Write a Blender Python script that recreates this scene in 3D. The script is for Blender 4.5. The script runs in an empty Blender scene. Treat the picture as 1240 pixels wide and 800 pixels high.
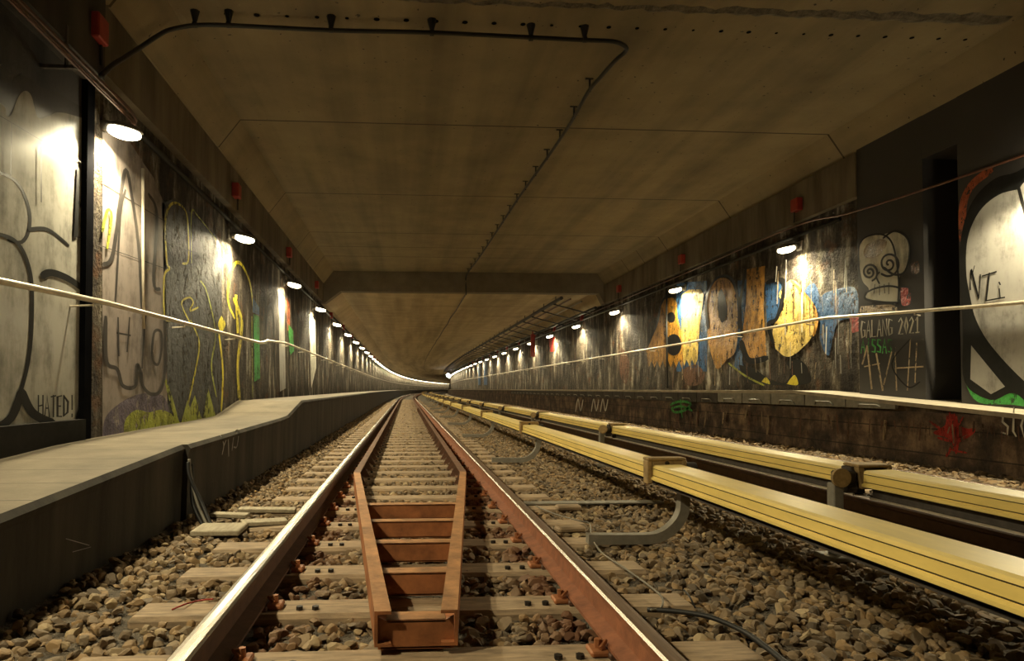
import bpy, math, random
import numpy as np
from mathutils import Vector, Matrix
random.seed(7); rng = np.random.default_rng(7)
SC = bpy.context.scene; COL = SC.collection
PI = math.pi
# ------------------------------------------------------------------ camera, world, exposure
F = 800.0; CX, CY = 542.0, 453.0; EYE = 0.975
YAW = math.atan(50/800); PITCH = math.atan(18/800)
cam_data = bpy.data.cameras.new('camera'); cam = bpy.data.objects.new('camera', cam_data); COL.objects.link(cam)
cam.location = (0, 0, EYE); cam.rotation_euler = (PI/2+PITCH, 0, -YAW)
cam_data.sensor_fit = 'HORIZONTAL'; cam_data.sensor_width = 36; cam_data.lens = 36*F/1240
cam_data.shift_x = (620-CX)/1240; cam_data.shift_y = (CY-400)/1240
cam_data.clip_start = .05; cam_data.clip_end = 800
SC.camera = cam
SC.view_settings.view_transform = 'Standard'; SC.view_settings.look = 'None'
SC.view_settings.exposure = 0.0; SC.view_settings.gamma = 1; SC.view_settings.use_curve_mapping = False
world = bpy.data.worlds.new('world'); SC.world = world; world.use_nodes = True
world.node_tree.nodes['Background'].inputs[0].default_value = (.05, .045, .04, 1)
world.node_tree.nodes['Background'].inputs[1].default_value = 0.0
LAMP_W = 400.0          # downward light of one wall lamp
WASH_W = 70.0          # light the diffuser throws down the wall behind it
GLOW_W = 5.0          # light its diffuser sends to all sides
LAMP_COL = (1.0, .855, .53)
SPACING = 4.3; LAMP_Z = 3.175
LEFT_X, RIGHT_X = -2.6, 6.2
# ------------------------------------------------------------------ tunnel centre line (straight, then a wide right bend)
S0, RAD = 50.0, 1274.0
def P(s, x, z):
    if s <= S0: return Vector((x, s, z))
    a = (s-S0)/RAD
    return Vector((RAD-(RAD-x)*math.cos(a), S0+(RAD-x)*math.sin(a), z))
def heading(s): return 0.0 if s <= S0 else -(s-S0)/RAD
def slist(a, b, step=6.0, near=None):
    out = [a]; t = a
    while t < b-1e-6:
        d = (near if (near and t < 20) else (b if t < S0 and b < S0 else (S0 if t < S0 else t+step))-t)
        t = min(b, t+max(d, .01)); out.append(t)
    return out
RM = Matrix.Rotation(-YAW, 3, 'Z') @ Matrix.Rotation(PI/2+PITCH, 3, 'X')
def ray(px, py): return RM @ Vector(((px-CX)/F, (CY-py)/F, -1))
def on_x(px, py, x):            # point of the wall plane x seen at a place in the photo
    d = ray(px, py); t = x/d.x
    return Vector((x, d.y*t, EYE+d.z*t))
def on_z(px, py, z):
    d = ray(px, py); t = (z-EYE)/d.z
    return Vector((d.x*t, d.y*t, z))
# ------------------------------------------------------------------ materials
def NT(name):
    m = bpy.data.materials.new(name); m.use_nodes = True
    nt = m.node_tree; b = nt.nodes['Principled BSDF']
    return m, nt, b
def nd(nt, t, **kw):
    n = nt.nodes.new(t)
    for k, v in kw.items():
        if k.startswith('i_'): n.inputs[k[2:].replace('_', ' ')].default_value = v
        else: setattr(n, k, v)
    return n
def ramp(nt, fac, stops):
    r = nt.nodes.new('ShaderNodeValToRGB'); e = r.color_ramp.elements
    while len(e) < len(stops): e.new(.5)
    for i, (p, c) in enumerate(stops):
        e[i].position = p; e[i].color = (*c, 1) if len(c) == 3 else c
    nt.links.new(fac, r.inputs[0]); return r.outputs[0]
def noise(nt, vec, scale, detail=4, rough=.6, vscale=None):
    if vscale:
        mp = nd(nt, 'ShaderNodeMapping'); mp.inputs['Scale'].default_value = vscale
        nt.links.new(vec, mp.inputs[0]); vec = mp.outputs[0]
    n = nd(nt, 'ShaderNodeTexNoise'); n.inputs['Scale'].default_value = scale
    n.inputs['Detail'].default_value = detail; n.inputs['Roughness'].default_value = rough
    nt.links.new(vec, n.inputs['Vector']); return n.outputs['Fac']
def mix(nt, fac, a, b, mode='MIX'):
    m = nd(nt, 'ShaderNodeMix', data_type='RGBA', blend_type=mode)
    def put(sock, v):
        if hasattr(v, 'is_output') or isinstance(v, bpy.types.NodeSocket): nt.links.new(v, sock)
        elif isinstance(v, (int, float)): sock.default_value = v
        else: sock.default_value = (*v, 1)
    put(m.inputs[0], fac); put(m.inputs[6], a); put(m.inputs[7], b)
    return m.outputs[2]
def math_(nt, op, a, b=None):
    m = nd(nt, 'ShaderNodeMath', operation=op)
    for i, v in enumerate((a, b)):
        if v is None: continue
        if isinstance(v, bpy.types.NodeSocket): nt.links.new(v, m.inputs[i])
        else: m.inputs[i].default_value = v
    return m.outputs[0]
def bump(nt, b, h, dist, strength=1.0):
    n = nd(nt, 'ShaderNodeBump'); n.inputs['Strength'].default_value = strength; n.inputs['Distance'].default_value = dist
    nt.links.new(h, n.inputs['Height']); nt.links.new(n.outputs[0], b.inputs['Normal'])
def coord(nt, kind='Object'): return nd(nt, 'ShaderNodeTexCoord').outputs[kind]
def simple(name, c, rough=.7, metal=0.0, var=.25, scale=8.0, bm=.0, vscale=None, spec=None):
    m, nt, b = NT(name); v = coord(nt)
    f = noise(nt, v, scale, 5, .65, vscale)
    lo = tuple(x*(1-var) for x in c); hi = tuple(min(1, x*(1+var)) for x in c)
    nt.links.new(ramp(nt, f, [(.3, lo), (.7, hi)]), b.inputs['Base Color'])
    b.inputs['Roughness'].default_value = rough; b.inputs['Metallic'].default_value = metal
    if spec is not None: b.inputs['Specular IOR Level'].default_value = spec
    if bm: bump(nt, b, noise(nt, v, scale*4, 4), bm)
    return m
def joints(nt, v, places, w):
    acc = None
    for p in places:
        c = math_(nt, 'COMPARE', v, p); c.node.inputs[2].default_value = w
        acc = c if acc is None else math_(nt, 'MAXIMUM', acc, c)
    return acc
def uv_sv(nt):
    s = nd(nt, 'ShaderNodeSeparateXYZ'); nt.links.new(coord(nt, 'UV'), s.inputs[0])
    return s.outputs[0], s.outputs[1]
def ceiling_mat(name, places, period=None, base=(.235, .188, .11)):
    m, nt, b = NT(name); uv = coord(nt, 'UV'); u, v = uv_sv(nt)
    st = noise(nt, uv, 1.0, 4, .55, (1.6, .07, 1)); pt = noise(nt, uv, 1.3, 5, .6)
    c = mix(nt, ramp(nt, st, [(.42, (0,)*3), (.64, (1,)*3)]), tuple(x*1.15 for x in base), tuple(x*.50 for x in base))
    c = mix(nt, .45, c, ramp(nt, pt, [(.3, tuple(x*.55 for x in base)), (.7, tuple(x*1.3 for x in base))]))
    sp = noise(nt, uv, 16, 2, .5)
    c = mix(nt, ramp(nt, sp, [(.70, (0,)*3), (.73, (1,)*3)]), c, (.05, .04, .03))
    j = joints(nt, v, places, .016) if places else None
    if period:
        md = math_(nt, 'MODULO', v, period); jj = math_(nt, 'LESS_THAN', md, .03)
        j = jj if j is None else math_(nt, 'MAXIMUM', j, jj)
    c = mix(nt, j, c, (.05, .035, .02))
    nt.links.new(c, b.inputs['Base Color']); b.inputs['Roughness'].default_value = .85
    bump(nt, b, noise(nt, uv, 30, 4), .004, .6)
    return m
def rough_wall_mat(name, side):
    m, nt, b = NT(name); uv = coord(nt, 'UV')
    st = noise(nt, uv, 1.0, 7, .72, (.8, 2.4, 1)); st2 = noise(nt, uv, 1.0, 6, .75, (1.1, 6.0, 1)); pt = noise(nt, uv, 1.1, 5, .6)
    c = ramp(nt, st, [(.34, (.012, .010, .009)), (.47, (.05, .04, .03)), (.55, (.15, .125, .09)), (.66, (.50, .46, .38))])
    c = mix(nt, ramp(nt, st2, [(.45, (0,)*3), (.65, (.8,)*3)]), c, (.035, .028, .022))
    c = mix(nt, ramp(nt, pt, [(.48, (0,)*3), (.66, (.6,)*3)]), c, (.05, .042, .036))
    br = noise(nt, uv, 2.2, 4, .6)
    c = mix(nt, ramp(nt, br, [(.58, (0,)*3), (.68, (.5,)*3)]), c, (.17, .075, .03))
    nt.links.new(c, b.inputs['Base Color']); b.inputs['Roughness'].default_value = .85; b.inputs['Specular IOR Level'].default_value = .15
    h = math_(nt, 'ADD', noise(nt, uv, 4.5, 7, .72), math_(nt, 'MULTIPLY', noise(nt, uv, 26, 4, .6), .4))
    bump(nt, b, h, .12, 1.0)
    return m
def smooth_wall_mat(name, c0, c1, rough=.6):
    m, nt, b = NT(name); uv = coord(nt, 'UV')
    a = noise(nt, uv, 1.0, 5, .6, (.5, 2.5, 1)); 
    nt.links.new(ramp(nt, a, [(.34, c0), (.66, c1)]), b.inputs['Base Color']); b.inputs['Roughness'].default_value = rough
    b.inputs['Specular IOR Level'].default_value = .2
    bump(nt, b, noise(nt, uv, 22, 5), .005, .5); return m
def paint_mat(name, c, rough=.55, wear=.35, holes=True):
    m, nt, b = NT(name); v = coord(nt)
    a = noise(nt, v, 1.0, 6, .7, (1, 5, 1.2)); p = noise(nt, v, 3.0, 6, .7)
    lo = tuple(x*(1-wear)*.6 for x in c); hi = tuple(x*1.1 for x in c)
    nt.links.new(ramp(nt, math_(nt, 'MULTIPLY', math_(nt, 'ADD', a, p), .5), [(.38, lo), (.52, c), (.6, hi)]), b.inputs['Base Color']); b.inputs['Roughness'].default_value = rough
    if rough > .5:
        b.inputs['Specular IOR Level'].default_value = .25
        if holes:
            q = math_(nt, 'ADD', math_(nt, 'MULTIPLY', noise(nt, v, 1.0, 7, .8, (1, 9, 3)), .6), math_(nt, 'MULTIPLY', noise(nt, v, 14, 5, .8), .4))
            nt.links.new(ramp(nt, q, [(.425, (0,)*3), (.47, (1,)*3)]), b.inputs['Alpha'])
        bump(nt, b, noise(nt, v, 7, 6, .72), .06, .8)
    else:
        bump(nt, b, noise(nt, v, 9, 5, .7), .0015, .3)
        if 'silver' not in name: b.inputs['Specular IOR Level'].default_value = .15
    return m
def stain_mat(name):
    m, nt, b = NT(name); uv = coord(nt, 'UV'); u, v = uv_sv(nt); ob = coord(nt); sp = nd(nt, 'ShaderNodeSeparateXYZ'); nt.links.new(ob, sp.inputs[0])
    c = ramp(nt, noise(nt, uv, 1.0, 6, .7, (2.2, 2.0, 1)), [(.36, (.022, .016, .012)), (.5, (.10, .065, .042)), (.66, (.30, .21, .13))])
    c = mix(nt, ramp(nt, noise(nt, uv, 1.0, 5, .7, (1.4, 8, 1)), [(.5, (0,)*3), (.65, (.7,)*3)]), c, (.03, .02, .015))
    j = math_(nt, 'LESS_THAN', math_(nt, 'MODULO', sp.outputs[2], .27), .014)
    c = mix(nt, math_(nt, 'MULTIPLY', j, .8), c, (.012, .01, .008))
    nt.links.new(c, b.inputs['Base Color']); b.inputs['Roughness'].default_value = .8; bump(nt, b, noise(nt, uv, 12, 5, .7), .02, .8); return m
def slab_mat():
    m, nt, b = NT('platform_top_concrete'); uv = coord(nt, 'UV'); u, v = uv_sv(nt)
    a = noise(nt, uv, 2.0, 6, .65)
    c = ramp(nt, a, [(.3, (.10, .08, .052)), (.7, (.20, .165, .11))])
    j = math_(nt, 'LESS_THAN', math_(nt, 'MODULO', math_(nt, 'ADD', v, 20), .42), .012)
    c = mix(nt, j, c, (.06, .045, .03)); nt.links.new(c, b.inputs['Base Color']); b.inputs['Roughness'].default_value = .8
    bump(nt, b, noise(nt, uv, 40, 4), .004); return m
def stone_mat(name, dark=1.0):
    m, nt, b = NT(name); g = nd(nt, 'ShaderNodeNewGeometry')
    v = coord(nt)
    r = g.outputs['Random Per Island']
    c = ramp(nt, r, [(0, (.12, .088, .055)), (.3, (.23, .16, .088)), (.55, (.33, .215, .10)), (.8, (.18, .135, .085)), (1, (.45, .34, .19))])
    n = noise(nt, v, 25, 4)
    c = mix(nt, .5, c, ramp(nt, n, [(.3, (.55, .5, .45)), (.7, (1, 1, 1))]), 'MULTIPLY')
    # brake-dust rust beside the right-hand rail and in the middle of the far rail
    s = nd(nt, 'ShaderNodeSeparateXYZ'); nt.links.new(v, s.inputs[0])
    d = math_(nt, 'ABSOLUTE', math_(nt, 'SUBTRACT', s.outputs[0], .72)); rr = ramp(nt, d, [(.06, (.75,)*3), (.26, (0,)*3)])
    d2 = math_(nt, 'ABSOLUTE', math_(nt, 'SUBTRACT', s.outputs[0], -.55)); r2 = ramp(nt, d2, [(.05, (.6,)*3), (.2, (0,)*3)])
    c = mix(nt, mix(nt, 1.0, rr, r2, 'ADD'), c, (.14, .05, .02))
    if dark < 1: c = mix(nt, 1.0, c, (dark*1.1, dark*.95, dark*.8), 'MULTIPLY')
    nt.links.new(c, b.inputs['Base Color']); b.inputs['Roughness'].default_value = .75
    return m
def emit(name, c, e):
    m, nt, b = NT(name); b.inputs['Base Color'].default_value = (*c, 1)
    b.inputs['Emission Color'].default_value = (*c, 1); b.inputs['Emission Strength'].default_value = e; return m
M = dict(
 ceil_a=ceiling_mat('ceiling_concrete_near', [-4.2, -.9, 2.3, 5.62, 8.84, 12.1, 15.1, 16.6, 17.8]),
 ceil_b=ceiling_mat('ceiling_concrete_low', [], 3.35, (.44, .35, .21)),
 ceil_step=simple('beam_concrete', (.13, .105, .07), .85, scale=2),
 beam=smooth_wall_mat('side_beam_concrete', (.08, .065, .047), (.18, .15, .105), .8),
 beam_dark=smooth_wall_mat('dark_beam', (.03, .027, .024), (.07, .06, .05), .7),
 rough=rough_wall_mat('rough_streaked_rock_wall', 1),
 near_wall=smooth_wall_mat('dark_painted_wall', (.03, .03, .033), (.075, .07, .068), .5),
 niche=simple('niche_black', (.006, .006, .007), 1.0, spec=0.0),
 slab=slab_mat(),
 slab_edge=simple('slab_edge_concrete', (.42, .37, .28), .8, scale=5),
 face_l=smooth_wall_mat('dark_platform_face', (.022, .02, .017), (.075, .065, .05), .75),  # dark tone for the left walkway's face and edge
 face_r=stain_mat('stained_platform_face'),
 bed=simple('ballast_bed', (.13, .105, .075), .9, scale=14, var=.6, bm=.03),
 stone=stone_mat('ballast_stone'), stone_dark=stone_mat('shade_dark_ballast_stone', .28),  # far-track stones coloured dark, standing in for the shade there
 bed_dark=simple('shade_dark_ballast_bed', (.03, .025, .02), .9, scale=14, var=.5),  # bed strip around the far rails darkened in colour for its shade
 sleeper=simple('weathered_sleeper', (.31, .225, .14), .8, scale=5, var=.5, bm=.003, vscale=(1, 6, 6)),
 steel=simple('polished_rail_steel', (.62, .57, .50), .26, 1.0, .12, 3, vscale=(8, .3, 8)),
 rail_dark=simple('dark_rusted_rail', (.10, .05, .03), .6, .1, .35, 12, .001),
 rail_rust=simple('orange_rusted_rail', (.25, .095, .045), .6, .1, .35, 12, .001),
 rail_top=simple('brown_rail_head', (.14, .085, .05), .5, .2, .3, 9, vscale=(8, .5, 8)),
 rust=simple('rusty_channel_steel', (.34, .13, .048), .6, .15, .45, 7, .002),
 rust_old=simple('dark_old_rust', (.15, .075, .042), .65, .1, .4, 7, .002),
 rust_top=simple('rusty_flange_steel', (.38, .19, .08), .6, .15, .45, 9, .002),
 yellow=simple('yellow_cover_plastic', (.82, .62, .19), .42, 0, .10, 5, vscale=(3, .8, 3)),
 yellow_top=simple('pale_yellow_cover_top', (.88, .70, .28), .38, 0, .10, 5, vscale=(3, .8, 3)),
 groove=simple('dark_cover_groove', (.10, .065, .02), .7),  # dark brown for the groove faces and the cover's inside
 bracket=simple('bracket_dull_yellow', (.34, .23, .10), .6, .1, .4, 20),
 bracket_dark=simple('bracket_dark_iron', (.06, .05, .042), .6, .3, .4, 20),
 grey=simple('grey_painted_metal', (.24, .22, .18), .55, .2, .2, 15),
 panel=simple('grey_duct_panel', (.25, .24, .20), .65, .0, .25, 9),
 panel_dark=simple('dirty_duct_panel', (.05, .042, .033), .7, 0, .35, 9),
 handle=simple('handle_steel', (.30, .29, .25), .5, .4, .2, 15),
 pipe=simple('galvanised_pipe', (.58, .52, .42), .38, .6, .2, 12),
 cable=simple('black_cable_rubber', (.014, .013, .012), .55, 0, .2, 12),
 cable_brown=simple('brown_cable_rubber', (.12, .05, .03), .5, 0, .3, 12),
 cable_grey=simple('grey_cable_rubber', (.20, .18, .14), .5, 0, .2, 12),
 red=simple('red_box_paint', (.30, .025, .014), .5, 0, .2, 12),
 housing=simple('lamp_housing', (.20, .18, .15), .6, .2, .2, 12),
 emit=emit('lamp_diffuser_glow', (1.0, .90, .62), 10),
 emit_cold=emit('signal_lens_glow', (.85, .9, 1.0), 60),
 plank=simple('grey_board', (.34, .29, .20), .8, 0, .3, 6, .002, (6, 1, 6)),
 mortar=simple('mortar_ridge', (.15, .13, .10), .9, 0, .5, 14, .02),
 plinth=simple('sooty_plinth', (.022, .02, .018), .9, scale=3, var=.4, spec=.1),
 bolt=simple('bolt_black', (.03, .025, .02), .5, .4, .3, 20),
)
# ------------------------------------------------------------------ mesh helpers
class MB:
    def __init__(s): s.v = []; s.f = []; s.m = []; s.uv = []; s.mats = []
    def mi(s, mat):
        if mat not in s.mats: s.mats.append(mat)
        return s.mats.index(mat)
    def add(s, vs, fs, mat, uvs=None):
        o = len(s.v); s.v += [tuple(v) for v in vs]; k = s.mi(mat)
        for i, f in enumerate(fs):
            s.f.append([o+j for j in f]); s.m.append(k)
            s.uv += (uvs[i] if uvs else [(0, 0)]*len(f))
        return s
    def box(s, x0, x1, y0, y1, z0, z1, mat, bev=0.0, T=None):
        b = min(bev, (x1-x0)/3, (y1-y0)/3, (z1-z0)/3)
        vs = []; fs = []
        if b > 0:   # chamfered box: 24 vertices
            ax = [(x0, x1), (y0, y1), (z0, z1)]; idx = {}
            for i in (0, 1):
                for j in (0, 1):
                    for k in (0, 1):
                        for a in range(3):
                            c = [ax[0][i], ax[1][j], ax[2][k]]; sg = (i, j, k)
                            for q in range(3):
                                if q != a: c[q] += b if sg[q] == 0 else -b
                            idx[(i, j, k, a)] = len(vs); vs.append(Vector(c))
            def q4(a, s_):
                o = [q for q in range(3) if q != a]; r = []
                for (p, t) in ((0, 0), (1, 0), (1, 1), (0, 1)):
                    key = [0]*3; key[a] = s_; key[o[0]] = p; key[o[1]] = t; r.append(idx[(*key, a)])
                return r
            for a in range(3):
                for s_ in (0, 1): fs.append(q4(a, s_))
            for a in range(3):           # edges along axis a
                o = [q for q in range(3) if q != a]
                for p in (0, 1):
                    for t in (0, 1):
                        k0 = [0]*3; k1 = [0]*3; k0[a] = 0; k1[a] = 1
                        for kk in (k0, k1): kk[o[0]] = p; kk[o[1]] = t
                        fs.append([idx[(*k0, o[0])], idx[(*k1, o[0])], idx[(*k1, o[1])], idx[(*k0, o[1])]])
            for i in (0, 1):
                for j in (0, 1):
                    for k in (0, 1): fs.append([idx[(i, j, k, 0)], idx[(i, j, k, 1)], idx[(i, j, k, 2)]])
        else:
            vs = [Vector((x, y, z)) for x in (x0, x1) for y in (y0, y1) for z in (z0, z1)]
            fs = [(0, 1, 3, 2), (4, 6, 7, 5), (0, 4, 5, 1), (2, 3, 7, 6), (0, 2, 6, 4), (1, 5, 7, 3)]
        if T: vs = [T @ v for v in vs]
        return s.add(vs, fs, mat)
    def tube(s, pts, r, mat, n=8, caps=True, rz=None):
        pts = [Vector(p) for p in pts]; vs = []; fs = []; up = None
        rs = r if isinstance(r, (list, tuple)) else [r]*len(pts)
        for i, p in enumerate(pts):
            t = (pts[min(i+1, len(pts)-1)]-pts[max(i-1, 0)]).normalized()
            if up is None: up = Vector((0, 0, 1)) if abs(t.z) < .9 else Vector((1, 0, 0))
            a = t.cross(up).normalized(); b = a.cross(t).normalized(); up = b
            for k in range(n):
                q = 2*PI*k/n; vs.append(p+a*(rs[i]*math.cos(q))+b*((rz or rs[i])*math.sin(q)))
        for i in range(len(pts)-1):
            for k in range(n):
                fs.append((i*n+k, i*n+(k+1) % n, (i+1)*n+(k+1) % n, (i+1)*n+k))
        if caps: fs.append(list(range(n))[::-1]); fs.append([(len(pts)-1)*n+k for k in range(n)])
        return s.add(vs, fs, mat)
    def prism(s, prof, a, b, mat, axis='y', T=None):   # extrude a closed outline along an axis
        n = len(prof)
        def pt(p, t): return Vector((p[0], t, p[1])) if axis == 'y' else (Vector((t, p[0], p[1])) if axis == 'x' else Vector((p[0], p[1], t)))
        vs = [pt(p, a) for p in prof]+[pt(p, b) for p in prof]
        if T: vs = [T @ v for v in vs]
        fs = [(i, (i+1) % n, n+(i+1) % n, n+i) for i in range(n)]+[list(range(n))[::-1], list(range(n, 2*n))]
        return s.add(vs, fs, mat)
    def ellipsoid(s, c, r, mat, nu=16, nv=8, z0=-1.0, z1=1.0, T=None):
        vs = []; fs = []; a0, a1 = math.asin(z0), math.asin(z1)
        for j in range(nv+1):
            a = a0+(a1-a0)*j/nv
            for i in range(nu):
                q = 2*PI*i/nu; vs.append(Vector((c[0]+r[0]*math.cos(a)*math.cos(q), c[1]+r[1]*math.cos(a)*math.sin(q), c[2]+r[2]*math.sin(a))))
        for j in range(nv):
            for i in range(nu): fs.append((j*nu+i, j*nu+(i+1) % nu, (j+1)*nu+(i+1) % nu, (j+1)*nu+i))
        fs.append(list(range(nu))[::-1]); fs.append([nv*nu+i for i in range(nu)])
        if T: vs = [T @ v for v in vs]
        return s.add(vs, fs, mat)
    def sweep(s, prof, sl, mats, closed=True, caps=True):   # prof: list or function of s giving (x,z); mats one or per-edge
        fn = prof if callable(prof) else (lambda _: prof)
        n = len(fn(sl[0])); rings = [fn(t) for t in sl]; vs = [P(t, x, z) for t, r in zip(sl, rings) for x, z in r]
        base = rings[0]; cum = [0]
        for i in range(n): a, b = base[i], base[(i+1) % n]; cum.append(cum[-1]+math.hypot(a[0]-b[0], a[1]-b[1]))
        m = n if closed else n-1
        for k in range(m):
            fs = []; uvs = []
            for i in range(len(sl)-1):
                fs.append((i*n+k, i*n+(k+1) % n, (i+1)*n+(k+1) % n, (i+1)*n+k))
                uvs.append([(cum[k], sl[i]), (cum[k+1], sl[i]), (cum[k+1], sl[i+1]), (cum[k], sl[i+1])])
            mat = mats[k] if isinstance(mats, (list, tuple)) else mats
            if k == 0: off = len(s.v); s.add(vs, fs, mat, uvs)
            else:
                q = s.mi(mat)
                for f, u in zip(fs, uvs): s.f.append([off+j for j in f]); s.m.append(q); s.uv += u
        if closed and caps:
            q = s.mi(mats[0] if isinstance(mats, (list, tuple)) else mats)
            for f in (list(range(n))[::-1], [(len(sl)-1)*n+i for i in range(n)]):
                s.f.append([off+j for j in f]); s.m.append(q); s.uv += [(0, 0)]*n
        return s
    def build(s, name, parent=None, smooth=False):
        me = bpy.data.meshes.new(name); me.from_pydata(s.v, [], s.f)
        for mt in s.mats: me.materials.append(M[mt] if isinstance(mt, str) else mt)
        me.polygons.foreach_set('material_index', s.m)
        uv = me.uv_layers.new(name='UVMap'); flat = np.array(s.uv, dtype=np.float32).ravel()
        uv.data.foreach_set('uv', flat)
        if smooth: me.polygons.foreach_set('use_smooth', [True]*len(me.polygons))
        me.update(); o = bpy.data.objects.new(name, me); COL.objects.link(o)
        if parent: o.parent = parent
        return o
def fix_normals(o):
    import bmesh
    bm = bmesh.new(); bm.from_mesh(o.data); bmesh.ops.recalc_face_normals(bm, faces=bm.faces[:]); bm.to_mesh(o.data); bm.free(); return o
def thing(name, label, cat, loc=(0, 0, 0), rz=0, group=None):
    o = bpy.data.objects.new(name, None); COL.objects.link(o); o.empty_display_size = .1
    o.location = loc; o.rotation_euler = (0, 0, rz); return tag(o, label, cat, group)
def tag(o, label, cat, group=None, kind=None):
    if label: o['label'] = label
    if cat: o['category'] = cat
    if group: o['group'] = group
    if kind: o['kind'] = kind
    return o
def struct(o, label=None):
    o['kind'] = 'structure'
    if label: o['label'] = label
    return o
def dup(root, loc, rz, label, group=None):
    r = root.copy(); COL.objects.link(r); r.location = loc; r.rotation_euler = (0, 0, rz); r['label'] = label
    if group: r['group'] = group
    for ch in list(root.children):
        c = ch.copy(); COL.objects.link(c); c.parent = r
        for g in ch.children: d = g.copy(); COL.objects.link(d); d.parent = c
    return r
ORD = ['nearest', 'second', 'third', 'fourth', 'fifth', 'sixth', 'seventh', 'eighth', 'ninth', 'tenth', 'eleventh', 'twelfth', 'thirteenth', 'fourteenth', 'fifteenth', 'sixteenth', 'seventeenth', 'eighteenth', 'nineteenth', 'twentieth']
END = 330.0
LONG = slist(-8, END)
# ------------------------------------------------------------------ structure: ceiling
CZ, CE, CL = EYE+3.57, EYE+3.2, EYE+2.96
STEP = 20.4
struct(MB().sweep([(-2.75, CE), (-2.48, CE), (-2.2, CZ), (5.9, CZ), (6.16, CE), (6.7, CE)], [-8, STEP], 'ceil_a', False).build('ceiling'), 'high concrete ceiling slab with chamfered edges over the near stretch')
def low_ceiling():
    m = MB().sweep([(-2.75, CL-.36), (-2.45, CL-.36), (-1.98, CL), (4.75, CL), (4.95, CL+.12), (5.9, CL+.1), (6.1, CL-.3), (6.7, CL-.3)], slist(STEP, END), 'ceil_b', False)
    return struct(m.build('ceiling'), 'lower concrete ceiling running off into the bend')
low_ceiling()
struct(MB().prism([(-2.75, CE+.3), (-2.75, CL-.36), (-2.45, CL-.36), (-1.98, CL), (5.95, CL), (6.1, CL-.3), (6.7, CL-.3), (6.7, CZ+.3), (-2.75, CZ+.3)], STEP-.35, STEP+.01, 'ceil_step').build('trim_1'), 'dark cross beam where the ceiling steps down')
N0 = on_x(1163, 400, 6.12).y; N1 = on_x(1120, 400, 6.12).y; N2 = on_x(1040, 400, 6.12).y
# side beams
BZ = EYE+2.62
struct(MB().sweep([(-2.75, CE+.02), (-2.5, CE+.02), (-2.5, BZ), (-2.75, BZ)], [5.5, STEP], 'beam').build('trim_2'), 'left concrete edge beam')
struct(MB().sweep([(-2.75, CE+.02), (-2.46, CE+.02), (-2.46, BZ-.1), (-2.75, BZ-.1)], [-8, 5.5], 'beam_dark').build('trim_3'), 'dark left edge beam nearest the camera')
struct(MB().sweep([(6.35, CE+.02), (6.1, CE+.02), (6.1, BZ), (6.35, BZ)], [N2, STEP], 'beam').build('trim_4'), 'right concrete edge beam')
# ------------------------------------------------------------------ walls
wall_left = struct(MB().sweep([(LEFT_X, CZ-.2), (LEFT_X, .2)], slist(5.6, END), 'rough', False).build('wall_left'), 'rough streaked tunnel wall on the left')
wall_left_near = struct(MB().sweep([(-2.75, CZ), (-2.64, CZ), (-2.64, .2), (-2.75, .2)], [-8, 5.5], 'near_wall').build('wall_left'), 'smooth dark painted wall panel nearest on the left')
struct(MB().box(-2.75, -2.57, -8, 5.49, .3, .735, 'plinth').build('baseboard_left'), 'dark plinth under the silver panel')
struct(MB().box(-2.75, -2.59, 5.5, 5.62, .3, CE, 'niche').build('trim_5'), 'black vertical joint in the left wall')
wall_right = struct(MB().sweep([(RIGHT_X, CZ-.2), (RIGHT_X, .2)], [N2]+slist(8.9, END)[0 if N2 < 8.9 else 1:], 'rough', False).build('wall_right'), 'rough streaked tunnel wall on the right')
pil = struct(MB().box(6.12, 6.6, N1, N2, .2, CE+.1, 'near_wall').build('wall_right'), 'smooth dark pilaster with the skull on the right')
wall_right_near = struct(MB().box(6.12, 6.6, -8, N0, .2, CE+.1, 'near_wall').build('wall_right'), 'smooth dark wall panel nearest on the right')
nb = MB(); zt = on_x(1140, 182, 6.12).z
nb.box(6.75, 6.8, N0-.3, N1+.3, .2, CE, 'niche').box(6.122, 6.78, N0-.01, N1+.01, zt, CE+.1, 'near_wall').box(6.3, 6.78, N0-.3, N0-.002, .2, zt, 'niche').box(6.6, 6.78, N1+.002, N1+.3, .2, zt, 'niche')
struct(nb.build('wall_right_niche'), 'black doorway niche in the right wall')
# ------------------------------------------------------------------ platforms
def zl(s):
    pts = [(-8, .30), (2.7, .455), (5.05, .563), (8.6, .60), (9.2, .615), (10.4, .80), (30, .83), (400, .85)]
    return float(np.interp(s, [p[0] for p in pts], [p[1] for p in pts]))
def xl(s): return -1.66 if s < 5.06 else -1.60
sl_l = sorted(set([-8, 2.7, 5.05, 8.6, 9.2, 9.8, 10.4, 30]+slist(30, END)))
a = [t for t in sl_l if t <= 5.05]; b = [t for t in sl_l if t >= 5.05]
struct(MB().sweep(lambda s: [(-2.75, -.2), (-2.75, zl(s)), (-1.67, zl(s)), (-1.645, zl(s)-.03), (-1.66, zl(s)-.07), (-1.68, -.2)], a, ['face_l', 'slab', 'face_l', 'face_l', 'face_l', 'face_l']).build('floor_platform_left'), 'low concrete walkway nearest on the left')
struct(MB().sweep(lambda s: [(-2.75, -.2), (-2.75, zl(s)), (-1.63, zl(s)), (-1.605, zl(s)-.03), (-1.62, zl(s)-.07), (-1.64, -.2)], b, ['face_l', 'slab', 'face_l', 'face_l', 'face_l', 'face_l']).build('floor_platform_left'), 'concrete walkway on the left running into the bend')
def zr(s): return float(np.interp(s, [-8, 2, 6.0, 9.2, 400], [.40, .52, .765, .955, .962]))
sl_r = sorted(set([-8, 2, 6.0, 9.2, 30]+slist(30, END)))
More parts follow.
